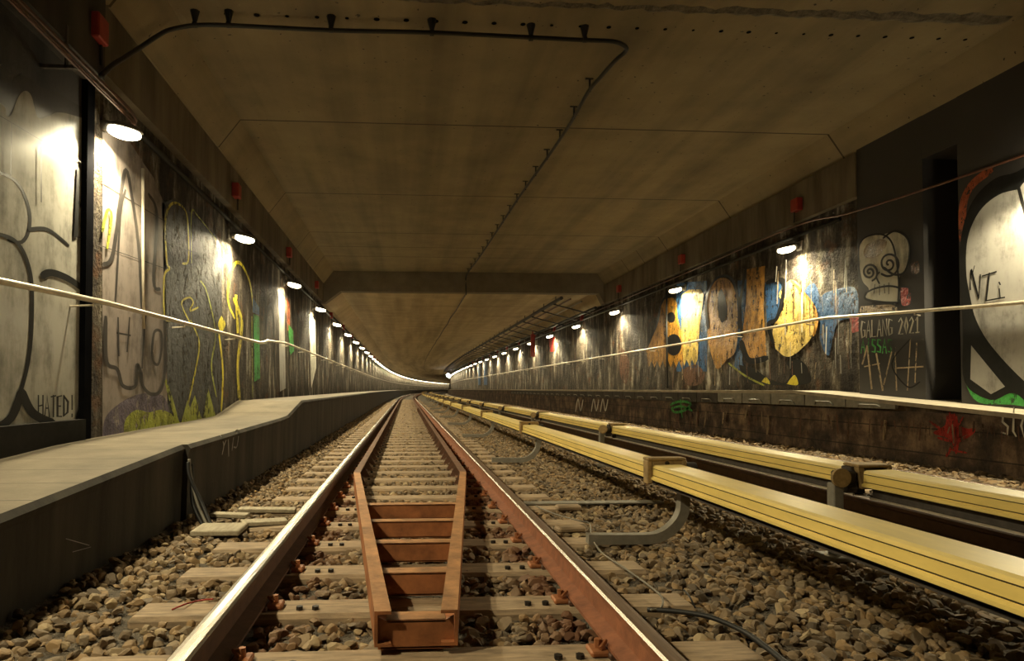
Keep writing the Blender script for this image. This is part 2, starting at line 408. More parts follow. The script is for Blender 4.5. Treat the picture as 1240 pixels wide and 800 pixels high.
struct(MB().sweep(lambda s: [(6.7, -.2), (6.7, zr(s)), (5.60, zr(s)), (5.60, zr(s)-.045), (5.70, zr(s)-.05), (5.70, -.2)], sl_r, ['face_r', 'slab_edge', 'slab_edge', 'face_r', 'face_r', 'face_r']).build('floor_platform_right'), 'concrete walkway on the right with stained face')
plat_face = MB().sweep([(5.66, .72), (5.66, .1)], slist(-8, END), 'face_r', False).build('baseboard_right'); struct(plat_face, 'brown stained masonry face below the right walkway')
struct(MB().sweep([(5.71, .72), (5.66, .72)], slist(-8, END), 'face_r', False).build('trim_6'))
# ------------------------------------------------------------------ ballast bed
def bed_z(x):
    return float(np.interp(x, [-1.7, -1.45, -1.2, 2.4, 5.0, 5.25, 5.7], [.0, -.03, -.045, -.045, -.03, .07, .12]))
bx = [-1.7, -1.45, -1.2, 2.9, 5.0, 5.25, 5.7]
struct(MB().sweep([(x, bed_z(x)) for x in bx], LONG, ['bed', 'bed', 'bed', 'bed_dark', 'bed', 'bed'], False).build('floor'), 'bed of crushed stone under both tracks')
# ------------------------------------------------------------------ paint on walls (flat paint, built on the wall plane)
PC = {}
def pm(key):
    if key in PC: return PC[key]
    cols = dict(silver=((.35, .34, .305), .22, .22), black=((.014, .014, .014), .5, .2), white=((.60, .58, .52), .6, .25), lilac=((.30, .26, .24), .5, .3), purple=((.12, .095, .14), .55, .3),
                yellow=((.55, .47, .03), .55, .35), lime=((.33, .36, .04), .55, .5), dark=((.05, .05, .05), .62, .3), green=((.05, .33, .06), .55, .4), gold=((.44, .22, .032), .56, .5),
                paleyellow=((.62, .46, .13), .56, .5), blue=((.03, .09, .21), .56, .5), red=((.42, .03, .02), .56, .4), orange=((.38, .09, .03), .55, .5), tan=((.32, .24, .14), .6, .5), brown=((.12, .06, .035), .6, .5), greyline=((.055, .05, .048), .5, .3), bone=((.66, .65, .57), .5, .3), cold=((.34, .33, .31), .5, .3))
    c, r, w = cols[key]; PC[key] = paint_mat('spray_paint_'+key, c, r, w); return PC[key]
def smooth_pts(p, k=6):
    if len(p) < 3: return p
    out = []; q = [p[0]]+list(p)+[p[-1]]
    for i in range(1, len(q)-2):
        for j in range(k):
            t = j/k; a, b, c, d = (np.array(q[i+e], float) for e in (-1, 0, 1, 2))
            out.append(tuple(.5*((2*b)+(-a+c)*t+(2*a-5*b+4*c-d)*t*t+(-a+3*b-3*c+d)*t**3)))
    out.append(tuple(p[-1])); return out
def paint(parent, x, name, label, items, base=.003):
    sgn = 1 if x < 0 else -1; m = MB()
    for li, it in enumerate(items):
        off = x+sgn*(base+.0012*li)
        kind, pts, col = it[0], it[1], it[2]
        if kind in 'pc':
            pp = smooth_pts(list(pts)+[pts[0]], 5)[:-1] if kind == 'c' else pts
            w = [on_x(a, b, off) for a, b in pp]; m.add(w, [list(range(len(w)))], pm(col))
        elif kind == 'e':   # ellipse (cx,cy,rx,ry)
            cx, cy, rx, ry = pts; w = [on_x(cx+rx*math.cos(q), cy+ry*math.sin(q), off) for q in np.linspace(0, 2*PI, 25)[:-1]]; m.add(w, [list(range(24))], pm(col))
        else:
            wpx = it[3]*1.15; pp = smooth_pts(pts) if kind == 's' else pts
            w = [on_x(a, b, off) for a, b in pp]; k = abs(pts[len(pts)//2][0]-492)/abs(x); hw = wpx/k/2
            L = []; n = len(w)
            for i in range(n):
                d = w[min(i+1, n-1)]-w[max(i-1, 0)]; d.x = 0
                if d.length < 1e-6: d = Vector((0, 1, 0))
                d.normalize(); nn = Vector((0, -d.z*min(2.0, max(1, w[i].y/abs(x))), d.y))
                tp = .6 if i in (0, n-1) else 1
                e = d*(hw*.7)*(-1 if i == 0 else (1 if i == n-1 else 0))
                L.append((w[i]+e+nn*hw*tp, w[i]+e-nn*hw*tp))
            vs = [v for pr in L for v in pr]; m.add(vs, [(2*i, 2*i+1, 2*i+3, 2*i+2) for i in range(n-1)], pm(col))
    o = m.build(name, parent); o['label'] = label; return o
FONT = {'H': [[(0, 0), (0, 1)], [(1, 0), (1, 1)], [(0, .5), (1, .45)]], 'A': [[(0, 1), (.5, 0), (1, 1)], [(.2, .6), (.8, .6)]], 'T': [[(0, .05), (1, 0)], [(.5, 0), (.5, 1)]],
 'E': [[(.9, 0), (0, .05), (0, 1), (.9, 1)], [(0, .5), (.7, .5)]], 'D': [[(0, 0), (.9, .3), (.8, .8), (0, 1), (0, 0)]], '!': [[(.4, 0), (.4, .65)], [(.4, .9), (.4, 1)]], '.': [[(.5, .8), (.6, .9)]],
 'G': [[(1, .1), (.3, 0), (0, .5), (.3, 1), (1, .9), (1, .55), (.6, .55)]], 'L': [[(0, 0), (0, 1), (.9, 1)]], 'N': [[(0, 1), (0, 0), (1, 1), (1, 0)]], '2': [[(0, .2), (.5, 0), (.9, .25), (0, 1), (1, 1)]],
 '0': [[(.5, 0), (.1, .5), (.5, 1), (.9, .5), (.5, 0)]], '1': [[(.2, .2), (.6, 0), (.6, 1)], [(.2, 1), (1, 1)]], 'S': [[(.9, .1), (.2, .05), (.1, .4), (.9, .6), (.8, .95), (0, .9)]], 'I': [[(.5, 0), (.5, 1)]],
 'e': [[(.1, .55), (.9, .5), (.6, .15), (.1, .5), (.4, 1), (.9, .9)]], 'l': [[(.4, -.3), (.3, .8), (.7, 1)]], 'O': [[(.5, 0), (.1, .5), (.5, 1), (.9, .5), (.5, 0)]], 'K': [[(0, 0), (0, 1)], [(1, 0), (0, .5), (1, 1)]], 'V': [[(0, 0), (.5, 1), (1, 0)]], ' ': [], 'R': [[(0, 1), (0, 0), (.9, .2), (0, .5), (1, 1)]]}
def letters(txt, x0, y0, x1, y1, h0, h1, col, w):   # top-left to top-right baseline, letter heights at both ends
    items = []; n = len(txt)
    for i, ch in enumerate(txt):
        for st in FONT[ch]:
            pts = []
            for (a, b) in st:
                t = (i+a*.72+.1)/n; h = h0+(h1-h0)*t
                pts.append((x0+(x1-x0)*t, y0+(y1-y0)*t+b*h))
            items.append(('l', pts, col, w))
    return items
# left, silver panel
paint(wall_left_near, -2.64, 'graffiti_lettering', 'silver panel with large black bubble outlines', [
 ('p', [(-160, 30), (-60, 68), (0, 92), (14, 98), (24, 90), (38, 96), (50, 106), (70, 112), (96, 128), (111, 134), (112, 508), (60, 515), (0, 524), (-160, 560)], 'greyline'),
 ('c', [(-160, 60), (-60, 95), (0, 124), (8, 140), (14, 138), (22, 118), (30, 110), (38, 116), (46, 142), (60, 140), (70, 136), (90, 140), (111, 152), (112, 200), (112, 300), (112, 400), (112, 507), (60, 515), (0, 524), (-160, 560)], 'silver'),
 ('s', [(-40, 205), (0, 209), (23, 224), (35, 253), (35, 278), (26, 293), (10, 290)], 'black', 3.5),
 ('s', [(35, 278), (58, 278), (83, 297)], 'black', 4),
 ('s', [(-40, 282), (0, 284), (23, 296), (36, 327), (39, 368), (36, 425), (26, 471), (12, 506), (-8, 524)], 'black', 4),
 ('s', [(51, 334), (63, 330), (86, 339), (110, 358)], 'black', 7),
 ('s', [(26, 474), (40, 500), (66, 513)], 'black', 9), ('s', [(26, 474), (14, 505), (-10, 522)], 'black', 9),
 ('s', [(112, 400), (112, 455), (94, 508)], 'black', 7),
 ('l', [(95, 206), (92, 287), (112, 287)], 'black', 5), ('l', [(96, 245), (110, 282)], 'black', 4),
 ('l', [(50, 178), (50, 244)], 'greyline', 2), ('l', [(14, 150), (13, 215)], 'greyline', 2), ('l', [(104, 360), (104, 430)], 'greyline', 1.5),
 ('l', [(0, 140), (60, 176), (110, 202)], 'greyline', 1.2), ('l', [(-100, 534), (0, 524), (112, 508)], 'tan', 1.5)]
 + letters('.HATED!', 38, 479, 92, 479, 25, 25, 'black', 2.4))
# left, grey letters
paint(wall_left, LEFT_X, 'graffiti_lettering', 'pale lilac-grey letters with dark outlines and a lime shape', [
 ('p', [(124, 150), (150, 160), (172, 195), (186, 215), (200, 250), (203, 515), (150, 531), (124, 537)], 'lilac'),
 ('c', [(124, 535), (128, 505), (150, 485), (175, 476), (200, 482), (202, 518), (160, 530)], 'purple'),
 ('c', [(150, 529), (152, 508), (165, 496), (180, 499), (195, 496), (210, 503), (214, 517)], 'lime'),
 ('l', [(124, 222), (200, 268)], 'greyline', 1.2), ('l', [(124, 298), (200, 325)], 'greyline', 1.2),
 ('s', [(125, 320), (137, 306), (151, 208), (160, 240), (168, 300), (172, 375)], 'greyline', 4),
 ('s', [(180, 235), (190, 260), (186, 340), (194, 350)], 'greyline', 4),
 ('s', [(140, 365), (146, 260), (152, 230)], 'greyline', 2.5),
 ('s', [(128, 384), (129, 437), (142, 447), (149, 467), (164, 467), (166, 442), (171, 452), (173, 467), (183, 477), (195, 472), (200, 442), (199, 384)], 'greyline', 4),
 ('l', [(142, 403), (158, 406)], 'greyline', 3), ('l', [(157, 385), (154, 425)], 'greyline', 3), ('l', [(143, 385), (144, 430)], 'greyline', 3), ('s', [(184, 425), (187, 402), (195, 402), (196, 420), (192, 440), (186, 438), (184, 425)], 'greyline', 3),
 ('l', [(172, 385), (176, 380), (172, 445)], 'greyline', 3),
 ('s', [(124, 280), (130, 255), (135, 262), (130, 300)], 'lime', 3)])
# left, black with yellow outline
paint(wall_left, LEFT_X, 'graffiti_lettering', 'black field with thin yellow letter outlines', [
 ('p', [(196, 246), (212, 240), (262, 285), (268, 300), (270, 498), (203, 516)], 'dark'),
 ('s', [(208, 388), (199, 382), (199, 335), (205, 325), (202, 316), (200, 270), (205, 250), (214, 246), (225, 256), (228, 280), (228, 315), (221, 319)], 'yellow', 2.6),
 ('s', [(232, 318), (232, 258), (240, 262), (262, 290)], 'lime', 1.5),
 ('s', [(232, 394), (220, 368), (229, 360), (234, 366), (230, 376), (240, 372)], 'yellow', 2), ('s', [(231, 388), (241, 413), (238, 442), (225, 501)], 'yellow', 2.2),
 ('s', [(243, 340), (251, 355), (261, 403), (256, 442), (262, 480)], 'lime', 2),
 ('l', [(201, 462), (209, 490), (216, 514)], 'lime', 6),
 ('p', [(219, 513), (227, 484), (230, 494), (236, 478), (240, 494), (245, 508)], 'lime'), ('p', [(246, 507), (252, 470), (261, 503)], 'lime'),
 ('l', [(200, 290), (262, 318)], 'black', 1.2)])
# left, rough wall with yellow drips
paint(wall_left, LEFT_X, 'graffiti_lettering', 'yellow arch outline and drips on rough dark stone', [
 ('s', [(284, 385), (276, 362), (280, 328), (290, 318), (302, 340), (307, 374)], 'yellow', 3.4),
 ('s', [(283, 362), (289, 375), (293, 394), (288, 440), (290, 486)], 'yellow', 5), ('s', [(286, 360), (288, 400)], 'yellow', 8), ('c', [(268, 382), (273, 392), (268, 402), (264, 392)], 'yellow'),
 ('s', [(265, 403), (270, 450), (268, 497)], 'yellow', 3), ('s', [(305, 384), (306, 480)], 'lime', 3)])
paint(wall_left, LEFT_X, 'graffiti_lettering', 'green and black strokes and painted pale lamp light on rough stone', [
 ('p', [(307, 380), (314, 383), (315, 458), (308, 462)], 'green'), ('s', [(322, 400), (325, 372), (331, 380), (333, 470)], 'black', 3), ('p', [(306, 360), (314, 372), (314, 382), (306, 378)], 'blue'),
 ('p', [(337, 350), (344, 360), (346, 470), (339, 474)], 'cold'), ('p', [(347, 360), (351, 368), (351, 400), (348, 400)], 'orange'), ('p', [(349, 392), (355, 400), (356, 425), (351, 430)], 'green'),  # pale strip is painted lamp light on the wall; the rest is spray paint
 ('p', [(374, 380), (382, 388), (383, 445), (377, 470)], 'bone')])  # pale strip painted where the next lamp lights the wall
# right, gold letters
def g(pts): return [(760+a/3.638, 260+b/3.638) for a, b in pts]
def gp(pts): return [tuple(q) for q in g(pts)]
drip = lambda xs, y: [(x, y+(18 if i % 2 else -14)) for i, x in enumerate(xs)]
gold_items = [
 ('p', gp([(215, 300), (350, 290), (350, 690), (215, 690)]), 'blue'),
 ('p', gp([(485, 290), (525, 285), (505, 640), (520, 700), (470, 680)]), 'blue'),
 ('p', gp([(605, 300), (690, 280), (680, 380), (650, 470), (615, 500)]), 'blue'),
 ('c', gp([(770, 340), (820, 300), (850, 360), (880, 340), (1000, 320), (1012, 440), (930, 470), (905, 540), (885, 620), (850, 560), (840, 450)]), 'blue'),
 ('p', gp([(82, 600), (100, 560), (130, 490), (148, 400), (165, 372), (200, 362), (216, 385), (220, 450), (238, 520), (250, 560)] + drip([250, 238, 226, 214, 202, 190, 178, 166, 154, 142, 130, 118, 106, 94], 655)), 'gold'),
 ('e', (*g([(192, 452)])[0], 5, 6.5), 'black'), ('e', (*g([(203, 572)])[0], 9.5, 13), 'black'),
 ('p', gp([(240, 350), (268, 330), (322, 328), (336, 352), (322, 450), (312, 560)] + drip([308, 296, 284, 272, 260, 248], 650) + [(236, 520)]), 'paleyellow'),
 ('c', gp([(355, 560), (350, 400), (370, 310), (410, 278), (452, 292), (478, 360), (486, 480), (475, 600), (435, 640), (395, 680), (370, 620)]), 'gold'), ('c', gp([(415, 325), (434, 380), (438, 440), (415, 475), (398, 420), (400, 350)]), 'black'),
 ('p', gp([(525, 240), (606, 224), (598, 400), (612, 620), (560, 645), (530, 620), (500, 560), (522, 400)]), 'gold'),
 ('s', gp([(500, 560), (535, 640), (615, 630)]), 'black', 6),
 ('c', gp([(652, 590), (640, 500), (690, 400), (665, 350), (715, 288), (760, 310), (805, 385), (832, 450), (820, 525), (755, 600), (700, 625)]), 'paleyellow'),  # gold letter under a lamp, its light painted in as a paler colour
 ('s', gp([(720, 290), (805, 380), (835, 460), (818, 530)]), 'gold', 3), ('s', gp([(612, 300), (640, 290), (690, 300), (660, 450), (620, 480), (640, 560)]), 'black', 4),
 ('s', gp([(505, 540), (495, 400), (520, 240)]), 'black', 3), ('s', gp([(355, 500), (345, 380), (375, 300), (415, 270), (460, 285), (488, 380), (490, 500)]), 'black', 2.5), ('s', gp([(90, 560), (130, 480), (148, 390), (175, 358), (210, 362)]), 'black', 2.5),
 ('c', gp([(490, 660), (560, 680), (620, 720), (690, 740), (720, 690), (700, 650), (760, 640), (800, 690), (790, 745), (600, 748), (520, 730)]), 'black'),
 ('c', gp([(590, 735), (610, 715), (628, 745)]), 'yellow'), ('c', gp([(700, 745), (735, 705), (750, 748)]), 'yellow'), ('s', gp([(440, 650), (520, 710), (600, 750)]), 'lime', 2), ('p', gp([(975, 445), (1028, 440), (1028, 510), (990, 520)]), 'red'),
 ('c', gp([(240, 680), (300, 660), (340, 700), (320, 745), (260, 748)]), 'green' if False else 'brown')]
for i in range(26):
    xx = 100+i*35+random.uniform(-8, 8); y0 = random.uniform(610, 680); gold_items.append(('l', gp([(xx, y0), (xx+random.uniform(-6, 6), y0+random.uniform(40, 90))]), random.choice(['tan', 'brown', 'brown', 'cold']), random.uniform(.8, 2.2)))
paint(wall_right, RIGHT_X, 'graffiti_lettering', 'row of big gold letters over blue on the rough right wall', gold_items)
pale = []
for i in range(28):
    xx = random.uniform(935, 1036); y0 = random.uniform(300, 420); pale.append(('l', [(xx, y0), (xx+random.uniform(-1.5, 1.5), y0+random.uniform(14, 50))], random.choice(['tan', 'cold', 'brown', 'bone']), random.uniform(.7, 2)))
paint(wall_right, RIGHT_X, 'paint_drips', 'thin pale and brown drips beside the pilaster', pale, .028)
# far brown and blue patches and red panel on the right wall
paint(wall_right, RIGHT_X, 'paint_patch', 'brown, red and blue patches under the farther lamps', [
 ('c', [(752, 420), (760, 430), (762, 445), (758, 465), (750, 450)], 'brown'), ('p', [(664, 405), (672, 408), (672, 425), (666, 426)], 'red'),
 ('p', [(586, 436), (590, 437), (590, 466), (586, 466)], 'blue'), ('p', [(579, 440), (582, 441), (582, 466), (579, 466)], 'blue')])
# pilaster: skull and writing
def kk(a, b): return (840+a/2.667, 200+b/2.667)
def spiral(cx, cy, r, turns, ph=0): return [kk(cx+r*(t/28)*math.cos(turns*2*PI*t/28+ph), cy+r*(t/28)*math.sin(turns*2*PI*t/28+ph)*1.1) for t in range(2, 29)]
sk = [('c', [kk(*p) for p in [(534, 262), (560, 230), (610, 224), (650, 215), (690, 240), (697, 290), (680, 340), (664, 362), (662, 442), (620, 442), (558, 430), (566, 400), (545, 372), (534, 310)]], 'bone'),
 ('c', [kk(*p) for p in [(560, 255), (600, 238), (625, 250), (600, 290), (560, 300), (548, 280)]], 'tan'),
 ('c', [kk(*p) for p in [(540, 455), (640, 450), (650, 475), (545, 480)]], 'tan'),
 ('s', spiral(568, 345, 27, 2.2), 'black', 2.2), ('s', spiral(630, 318, 38, 2.2, 1), 'black', 2.2),
 ('s', [kk(*p) for p in [(534, 330), (534, 262), (560, 230), (610, 224), (640, 250), (655, 310), (662, 380), (660, 442)]], 'black', 1.8),
 ('s', [kk(*p) for p in [(612, 235), (650, 212), (690, 235), (697, 290), (680, 345), (645, 352), (615, 330)]], 'black', 2.4),
 ('s', [kk(*p) for p in [(556, 412), (585, 398), (630, 390), (668, 398), (690, 420)]], 'black', 2), ('s', [kk(*p) for p in [(556, 412), (556, 432), (610, 442), (660, 444)]], 'black', 2.4),
 ('l', [kk(585, 385), kk(582, 412)], 'black', 1.4), ('l', [kk(600, 388), kk(600, 418)], 'black', 1.4), ('l', [kk(615, 385), kk(617, 412)], 'black', 1.4), ('l', [kk(630, 380), kk(630, 415)], 'black', 1.4),
 ('s', [kk(*p) for p in [(600, 345), (590, 360), (600, 382)]], 'black', 1.8), ('c', [kk(*p) for p in [(668, 395), (695, 400), (700, 445), (672, 450)]], 'red'), ('c', [kk(*p) for p in [(700, 320), (725, 310), (728, 345), (705, 350)]], 'brown')]
sk += letters('GALANG 2021', 1042, 389, 1114, 383, 20, 19, 'bone', 1.9) + letters('AISSAS', 1042, 410, 1081, 410, 17, 17, 'green', 2)
sk += [('l', [kk(*a), kk(*b)], 'tan', w) for a, b, w in [((545, 640), (560, 585), 3), ((560, 585), (575, 720), 3), ((552, 650), (600, 640), 2), ((590, 610), (610, 725), 3), ((610, 725), (640, 600), 2.5), ((650, 590), (655, 725), 2.5), ((655, 655), (740, 650), 2.5), ((700, 560), (690, 725), 2), ((720, 575), (715, 700), 2)]]
sk += [('s', [kk(*p) for p in [(700, 560), (640, 640), (690, 715), (730, 700)]], 'black', 1.6)]
paint(pil, 6.12, 'graffiti_drawing', 'pale skull with spiral eyes over white and green writing', sk)
# right, balloon letter
paint(wall_right_near, 6.12, 'graffiti_lettering', 'huge pale balloon letter with thick black outline', [
 ('s', [(1166, 290), (1166, 250), (1176, 225), (1200, 205)], 'orange', 9),
 ('c', [(1168, 460), (1178, 452), (1240, 480), (1330, 500), (1330, 520), (1240, 492), (1185, 487)], 'green'),
 ('c', [(1300, 150), (1240, 203), (1205, 216), (1178, 243), (1164, 285), (1162, 330), (1166, 400), (1168, 462), (1200, 484), (1228, 476), (1260, 500), (1340, 540), (1340, 150)], 'black'),
 ('c', [(1234, 229), (1209, 236), (1186, 256), (1172, 288), (1170, 328), (1175, 360), (1182, 387), (1200, 418), (1240, 461), (1300, 510), (1310, 300), (1250, 225)], 'cold'),
 ('p', [(1176, 418), (1175, 459), (1200, 477), (1217, 468)], 'cold'),
 ('l', [(1232, 222), (1242, 260)], 'black', 6),
 ('l', [(1175, 350), (1176, 326), (1185, 362), (1187, 333)], 'black', 2.6), ('l', [(1190, 334), (1206, 329)], 'black', 2.6), ('l', [(1198, 331), (1194, 364), (1216, 360)], 'black', 2.6), ('l', [(1210, 350), (1211, 360)], 'black', 2.4), ('l', [(1210, 342), (1211, 344)], 'black', 2.6),
 ('l', [(1178, 330), (1180, 322)], 'black', 1.5)])
fr = [('c', [(1146, 503), (1158, 501), (1162, 515), (1180, 522), (1164, 530), (1158, 550), (1150, 532), (1130, 524), (1144, 515)], 'red'), ('s', [(1126, 510), (1150, 524), (1180, 520), (1160, 534), (1136, 530)], 'red', 3), ('s', [(1150, 500), (1156, 530), (1146, 552)], 'red', 3), ('s', [(1166, 505), (1150, 540), (1170, 548)], 'red', 2)] + letters('SlO', 1212, 500, 1246, 503, 26, 26, 'bone', 2.6)
for i in range(60):
    xx = random.uniform(800, 1235); zt_ = 484+(xx-800)*.05+random.uniform(0, 8); fr.append(('l', [(xx, zt_+8), (xx+random.uniform(-2, 2), zt_+random.uniform(14, 30))], random.choice(['brown', 'tan', 'brown', 'brown']), random.uniform(1, 3.5)))
for x0 in (697, 716, 727): fr.append(('s', [(x0, 498), (x0+3, 483), (x0+6, 497), (x0+9, 484)], 'bone', 1.6))
fr += [('s', [(812, 490), (822, 486), (836, 488), (830, 496), (818, 499), (814, 494), (826, 492), (838, 497)], 'green', 2.5), ('s', [(824, 484), (826, 505)], 'green', 2)]
paint(plat_face, 5.66, 'graffiti_lettering', 'red blot, white scrawls and brown stains below the right walkway', fr, .004)
scr = [('s', [(267, 527), (271, 538), (269, 550)], 'cold', 1.5), ('s', [(271, 540), (276, 530), (277, 552)], 'cold', 1.5), ('s', [(281, 545), (284, 524), (289, 522), (287, 540), (283, 541)], 'cold', 1.5), ('l', [(80, 652), (108, 660)], 'cold', 1.2), ('l', [(88, 668), (110, 662)], 'cold', 1)]
po = MB().build('empty_holder') if False else None
o = paint(None, -1.618, 'chalk_scrawl', 'pale scrawl on the dark face of the left walkway', scr[:3], .002)
o2 = paint(None, -1.643, 'chalk_scrawl', 'two faint pale scratches low on the nearest left walkway face', scr[3:], .002)
for q in (o, o2): q['kind'] = 'structure'
# ------------------------------------------------------------------ lamps
def make_lamp(side):
    t = thing('wall_lamp', 'lamp', 'lamp')
    sg = -side    # direction from the wall towards the track
    T = Matrix.Rotation(sg*math.radians(13), 4, 'Y')
    d = MB().ellipsoid((0, 0, 0), (.15, .075, .06), 'emit', 20, 10, T=T).build('diffuser', t, True)
    h = MB().ellipsoid((0, 0, .012), (.165, .09, .075), 'housing', 20, 6, .25, 1.0, T=T).tube([(-sg*.19, 0, .05), (-sg*.12, 0, .05)], .05, 'housing', 12)
    h.build('housing', t, True)
    arm = MB().tube([(-sg*.17, 0, .05), (-sg*.215, 0, .06)], .018, 'housing', 8).box(-.015-sg*.22, .015-sg*.22, -.07, .07, -.02, .13, 'housing', .005)
    arm.build('wall_bracket', t)
    for nm, tp, w, off, col in (('light_down', 'SPOT', LAMP_W, (sg*.03, 0, -.10), LAMP_COL), ('light_wash', 'SPOT', WASH_W, (-sg*.085, 0, -.075), LAMP_COL), ('light_glow', 'POINT', GLOW_W, (sg*.10, 0, -.13), LAMP_COL)):
        L = bpy.data.lights.new(nm, tp); L.energy = w; L.color = col; L.shadow_soft_size = .03 if nm == 'light_wash' else .06
        if tp == 'SPOT': L.spot_size = math.radians(148 if nm == 'light_down' else 172); L.spot_blend = .4 if nm == 'light_down' else .12
        lo = bpy.data.objects.new(nm, L); COL.objects.link(lo); lo.parent = t; lo.location = off
    return t
lampL = make_lamp(-1); lampR = make_lamp(1)
feats = {(-1, 1): 'beside the black joint and grey letters', (-1, 2): 'above the yellow arch', (-1, 3): 'above the green drips', (1, 1): 'next to the skull pilaster', (1, 2): 'above the first gold letter', (1, 3): 'above pale calcite runs'}
def lamp_label(side, i):
    w = 'left' if side < 0 else 'right'
    if i < len(ORD): return f'{ORD[i]} glowing oval lamp on the {w} wall' + (', '+feats[(side, i+1)] if (side, i+1) in feats else '')
    return f'tiny glowing lamp in the far {"left" if side < 0 else "right"} wall row'
first = {}
for side, s_start, n in ((-1, 5.5, 64), (1, 10.0, 29)):
    for i in range(-1, n):
        s = s_start+i*SPACING
        if i == -1: lab = 'oval lamp on the %s wall just outside the view' % ('left' if side < 0 else 'right')
        else: lab = lamp_label(side, i)
        x = LEFT_X+.23 if side < 0 else RIGHT_X-.23
        if s < 5: x = -2.64+.23
        if side < 0 and i == 0: s, x = 5.78, -2.42
        if side > 0 and s < 8.9: x = 6.12-.23
        proto = lampL if side < 0 else lampR; loc = P(s, x, LAMP_Z); rz = heading(s)
        if i == -1:
            proto.location = loc; proto['label'] = lab; proto['group'] = 'wall lamps'
        else: dup(proto, loc, rz, lab, 'wall lamps')
# red boxes above the lamps
def red_box():
    t = thing('junction_box', '', 'box', group='red junction boxes'); 
    MB().box(-.05, .05, -.09, .09, -.10, .10, 'red', .01).build('body', t); MB().tube([(0, .06, -.1), (0, .07, -.26)], .012, 'cable').build('conduit', t); return t
rb = red_box(); k = 0
for side, s_start in ((-1, 5.5), (1, 10.0)):
    for i in range(14):
        s = s_start+i*SPACING-.15; w = 'left' if side < 0 else 'right'
        zz = EYE+2.86 if s < STEP else EYE+2.50; x = (-2.5+.05 if side < 0 else 6.1-.05) if s < STEP else (-2.57 if side < 0 else 6.17)
        if s > STEP: x = -2.54 if side < 0 else 6.13
        lab = f'small red box above the {ORD[i]} lamp on the {w} wall'
        if k == 0: rb.location = (x, s, zz); rb['label'] = lab
        else: dup(rb, P(s, x, zz), heading(s), lab, 'red junction boxes')
        k += 1
# far cold light at the bend
t = thing('signal_light', 'bright bluish white light at the bend on the right', 'signal light', P(96, 5.25, EYE+2.0), heading(96))
MB().ellipsoid((0, -.12, 0), (.26, .06, .26), 'emit_cold', 16, 8).build('lens', t, True); MB().box(-.25, .25, -.1, .15, -.25, .25, 'housing', .03).build('housing', t); MB().tube([(.1, 0, 0), (.5, 0, 0)], .05, 'housing').build('wall_bracket', t)
# red signal post
t = thing('signal_post', 'red vertical post with box beside the right lamp row', 'post', (5.85, 30.3, EYE+1.5))
MB().box(-.09, .09, -.1, .1, 0, 1.05, 'red', .02).build('case', t); MB().tube([(0, 0, 1.05), (0, 0, 1.2)], .03, 'red').build('pole', t); MB().tube([(0, 0, .8), (.25, 0, .8)], .03, 'housing').build('wall_bracket', t)
# ------------------------------------------------------------------ running rails
def rail_prof(xc, z0=.02, h=.143, fl=1):
    p = [(-.07, 0), (.07, 0), (.07, .012), (.012, .028), (.009, .10), (.034, .112), (.036, .135), (.027, .143), (.012, .1455), (-.012, .1455), (-.027, .143), (-.036, .135), (-.034, .112), (-.009, .10), (-.012, .028), (-.07, .012)]
    return [(xc+x, z0+z) for x, z in p]
def rail(xc, label, side, top, corner=None):
    mats = [side]*16
    for k in (6, 7, 8, 9, 10): mats[k] = top
    if corner: mats[6:11] = [side, top, top, top, 'steel'] if corner == 'L' else mats[6:11]
    o = fix_normals(MB().sweep(rail_prof(xc), LONG, mats).build('running_rail')); return tag(o, label, 'rail', 'running rails')
rail(-.688, 'polished left running rail of the near track', 'rail_dark', 'steel')
rail(.812, 'rusty right running rail of the near track with a bright inner edge', 'rail_rust', 'rail_top', 'L')
rail(3.43, 'dark left running rail of the far track behind the yellow covers', 'rail_dark', 'rail_dark')
rail(4.95, 'right running rail of the far track beside the pale ballast', 'rail_dark', 'rail_top', 'L')
# ------------------------------------------------------------------ sleepers
def make_sleeper(detail):
    t = thing('railway_sleeper', '', 'sleeper')
    MB().box(-1.25, 1.25, -.11, .11, -.16, 0, 'sleeper', .018).build('beam', t)
    if detail:
        for xr in (-.748, .752):
            for sg in (-1, 1):
                MB().box(xr+sg*.105-.035, xr+sg*.105+.035, -.045, .045, 0, .022, 'rust', .006).tube([(xr+sg*.105, 0, .02), (xr+sg*.105, 0, .055)], .014, 'rust', 6).tube([(xr+sg*.105, -.03, .03), (xr+sg*.075, 0, .045), (xr+sg*.105, .03, .03)], .008, 'rust', 6).build('rail_clip', t)
            MB().box(xr-.08, xr+.08, -.07, .07, -.001, .02, 'rail_dark', .004).build('base_plate', t)
        for xb in (-.53, -.46, .49, .57):
            MB().tube([(xb, -.04, -.002), (xb, -.04, .016)], .016, 'bolt', 6).build('bolt', t)
    return t
slp = make_sleeper(True); slp2 = make_sleeper(False); s = 2.42-.6; i = 0
slp.location = (.06, s, 0); slp['label'] = 'pale sleeper of the near track at the very bottom edge'; slp['group'] = 'sleepers of the near track'
while s < 62:
    s += .6; i += 1
    lab = f'{ORD[i-1]} fully visible pale sleeper of the near track' if i <= 14 else 'distant pale sleeper between the converging near rails'
    loc = P(s, .06, 0)
    if i == 1: lab = 'pale sleeper under the front end of the rusty channel nose'
    dup(slp if s < 16 else slp2, loc, heading(s)+random.uniform(-.004, .004), lab, 'sleepers of the near track')
slp2.location = (4.19, 4.4, 0); slp2['label'] = 'dim sleeper of the far track beyond the yellow covers'; slp2['group'] = 'sleepers of the far track'
for k in range(1, 34): dup(slp2, P(4.4+.6*k, 4.19, 0), 0, 'dim sleeper of the far track beyond the yellow covers', 'sleepers of the far track')
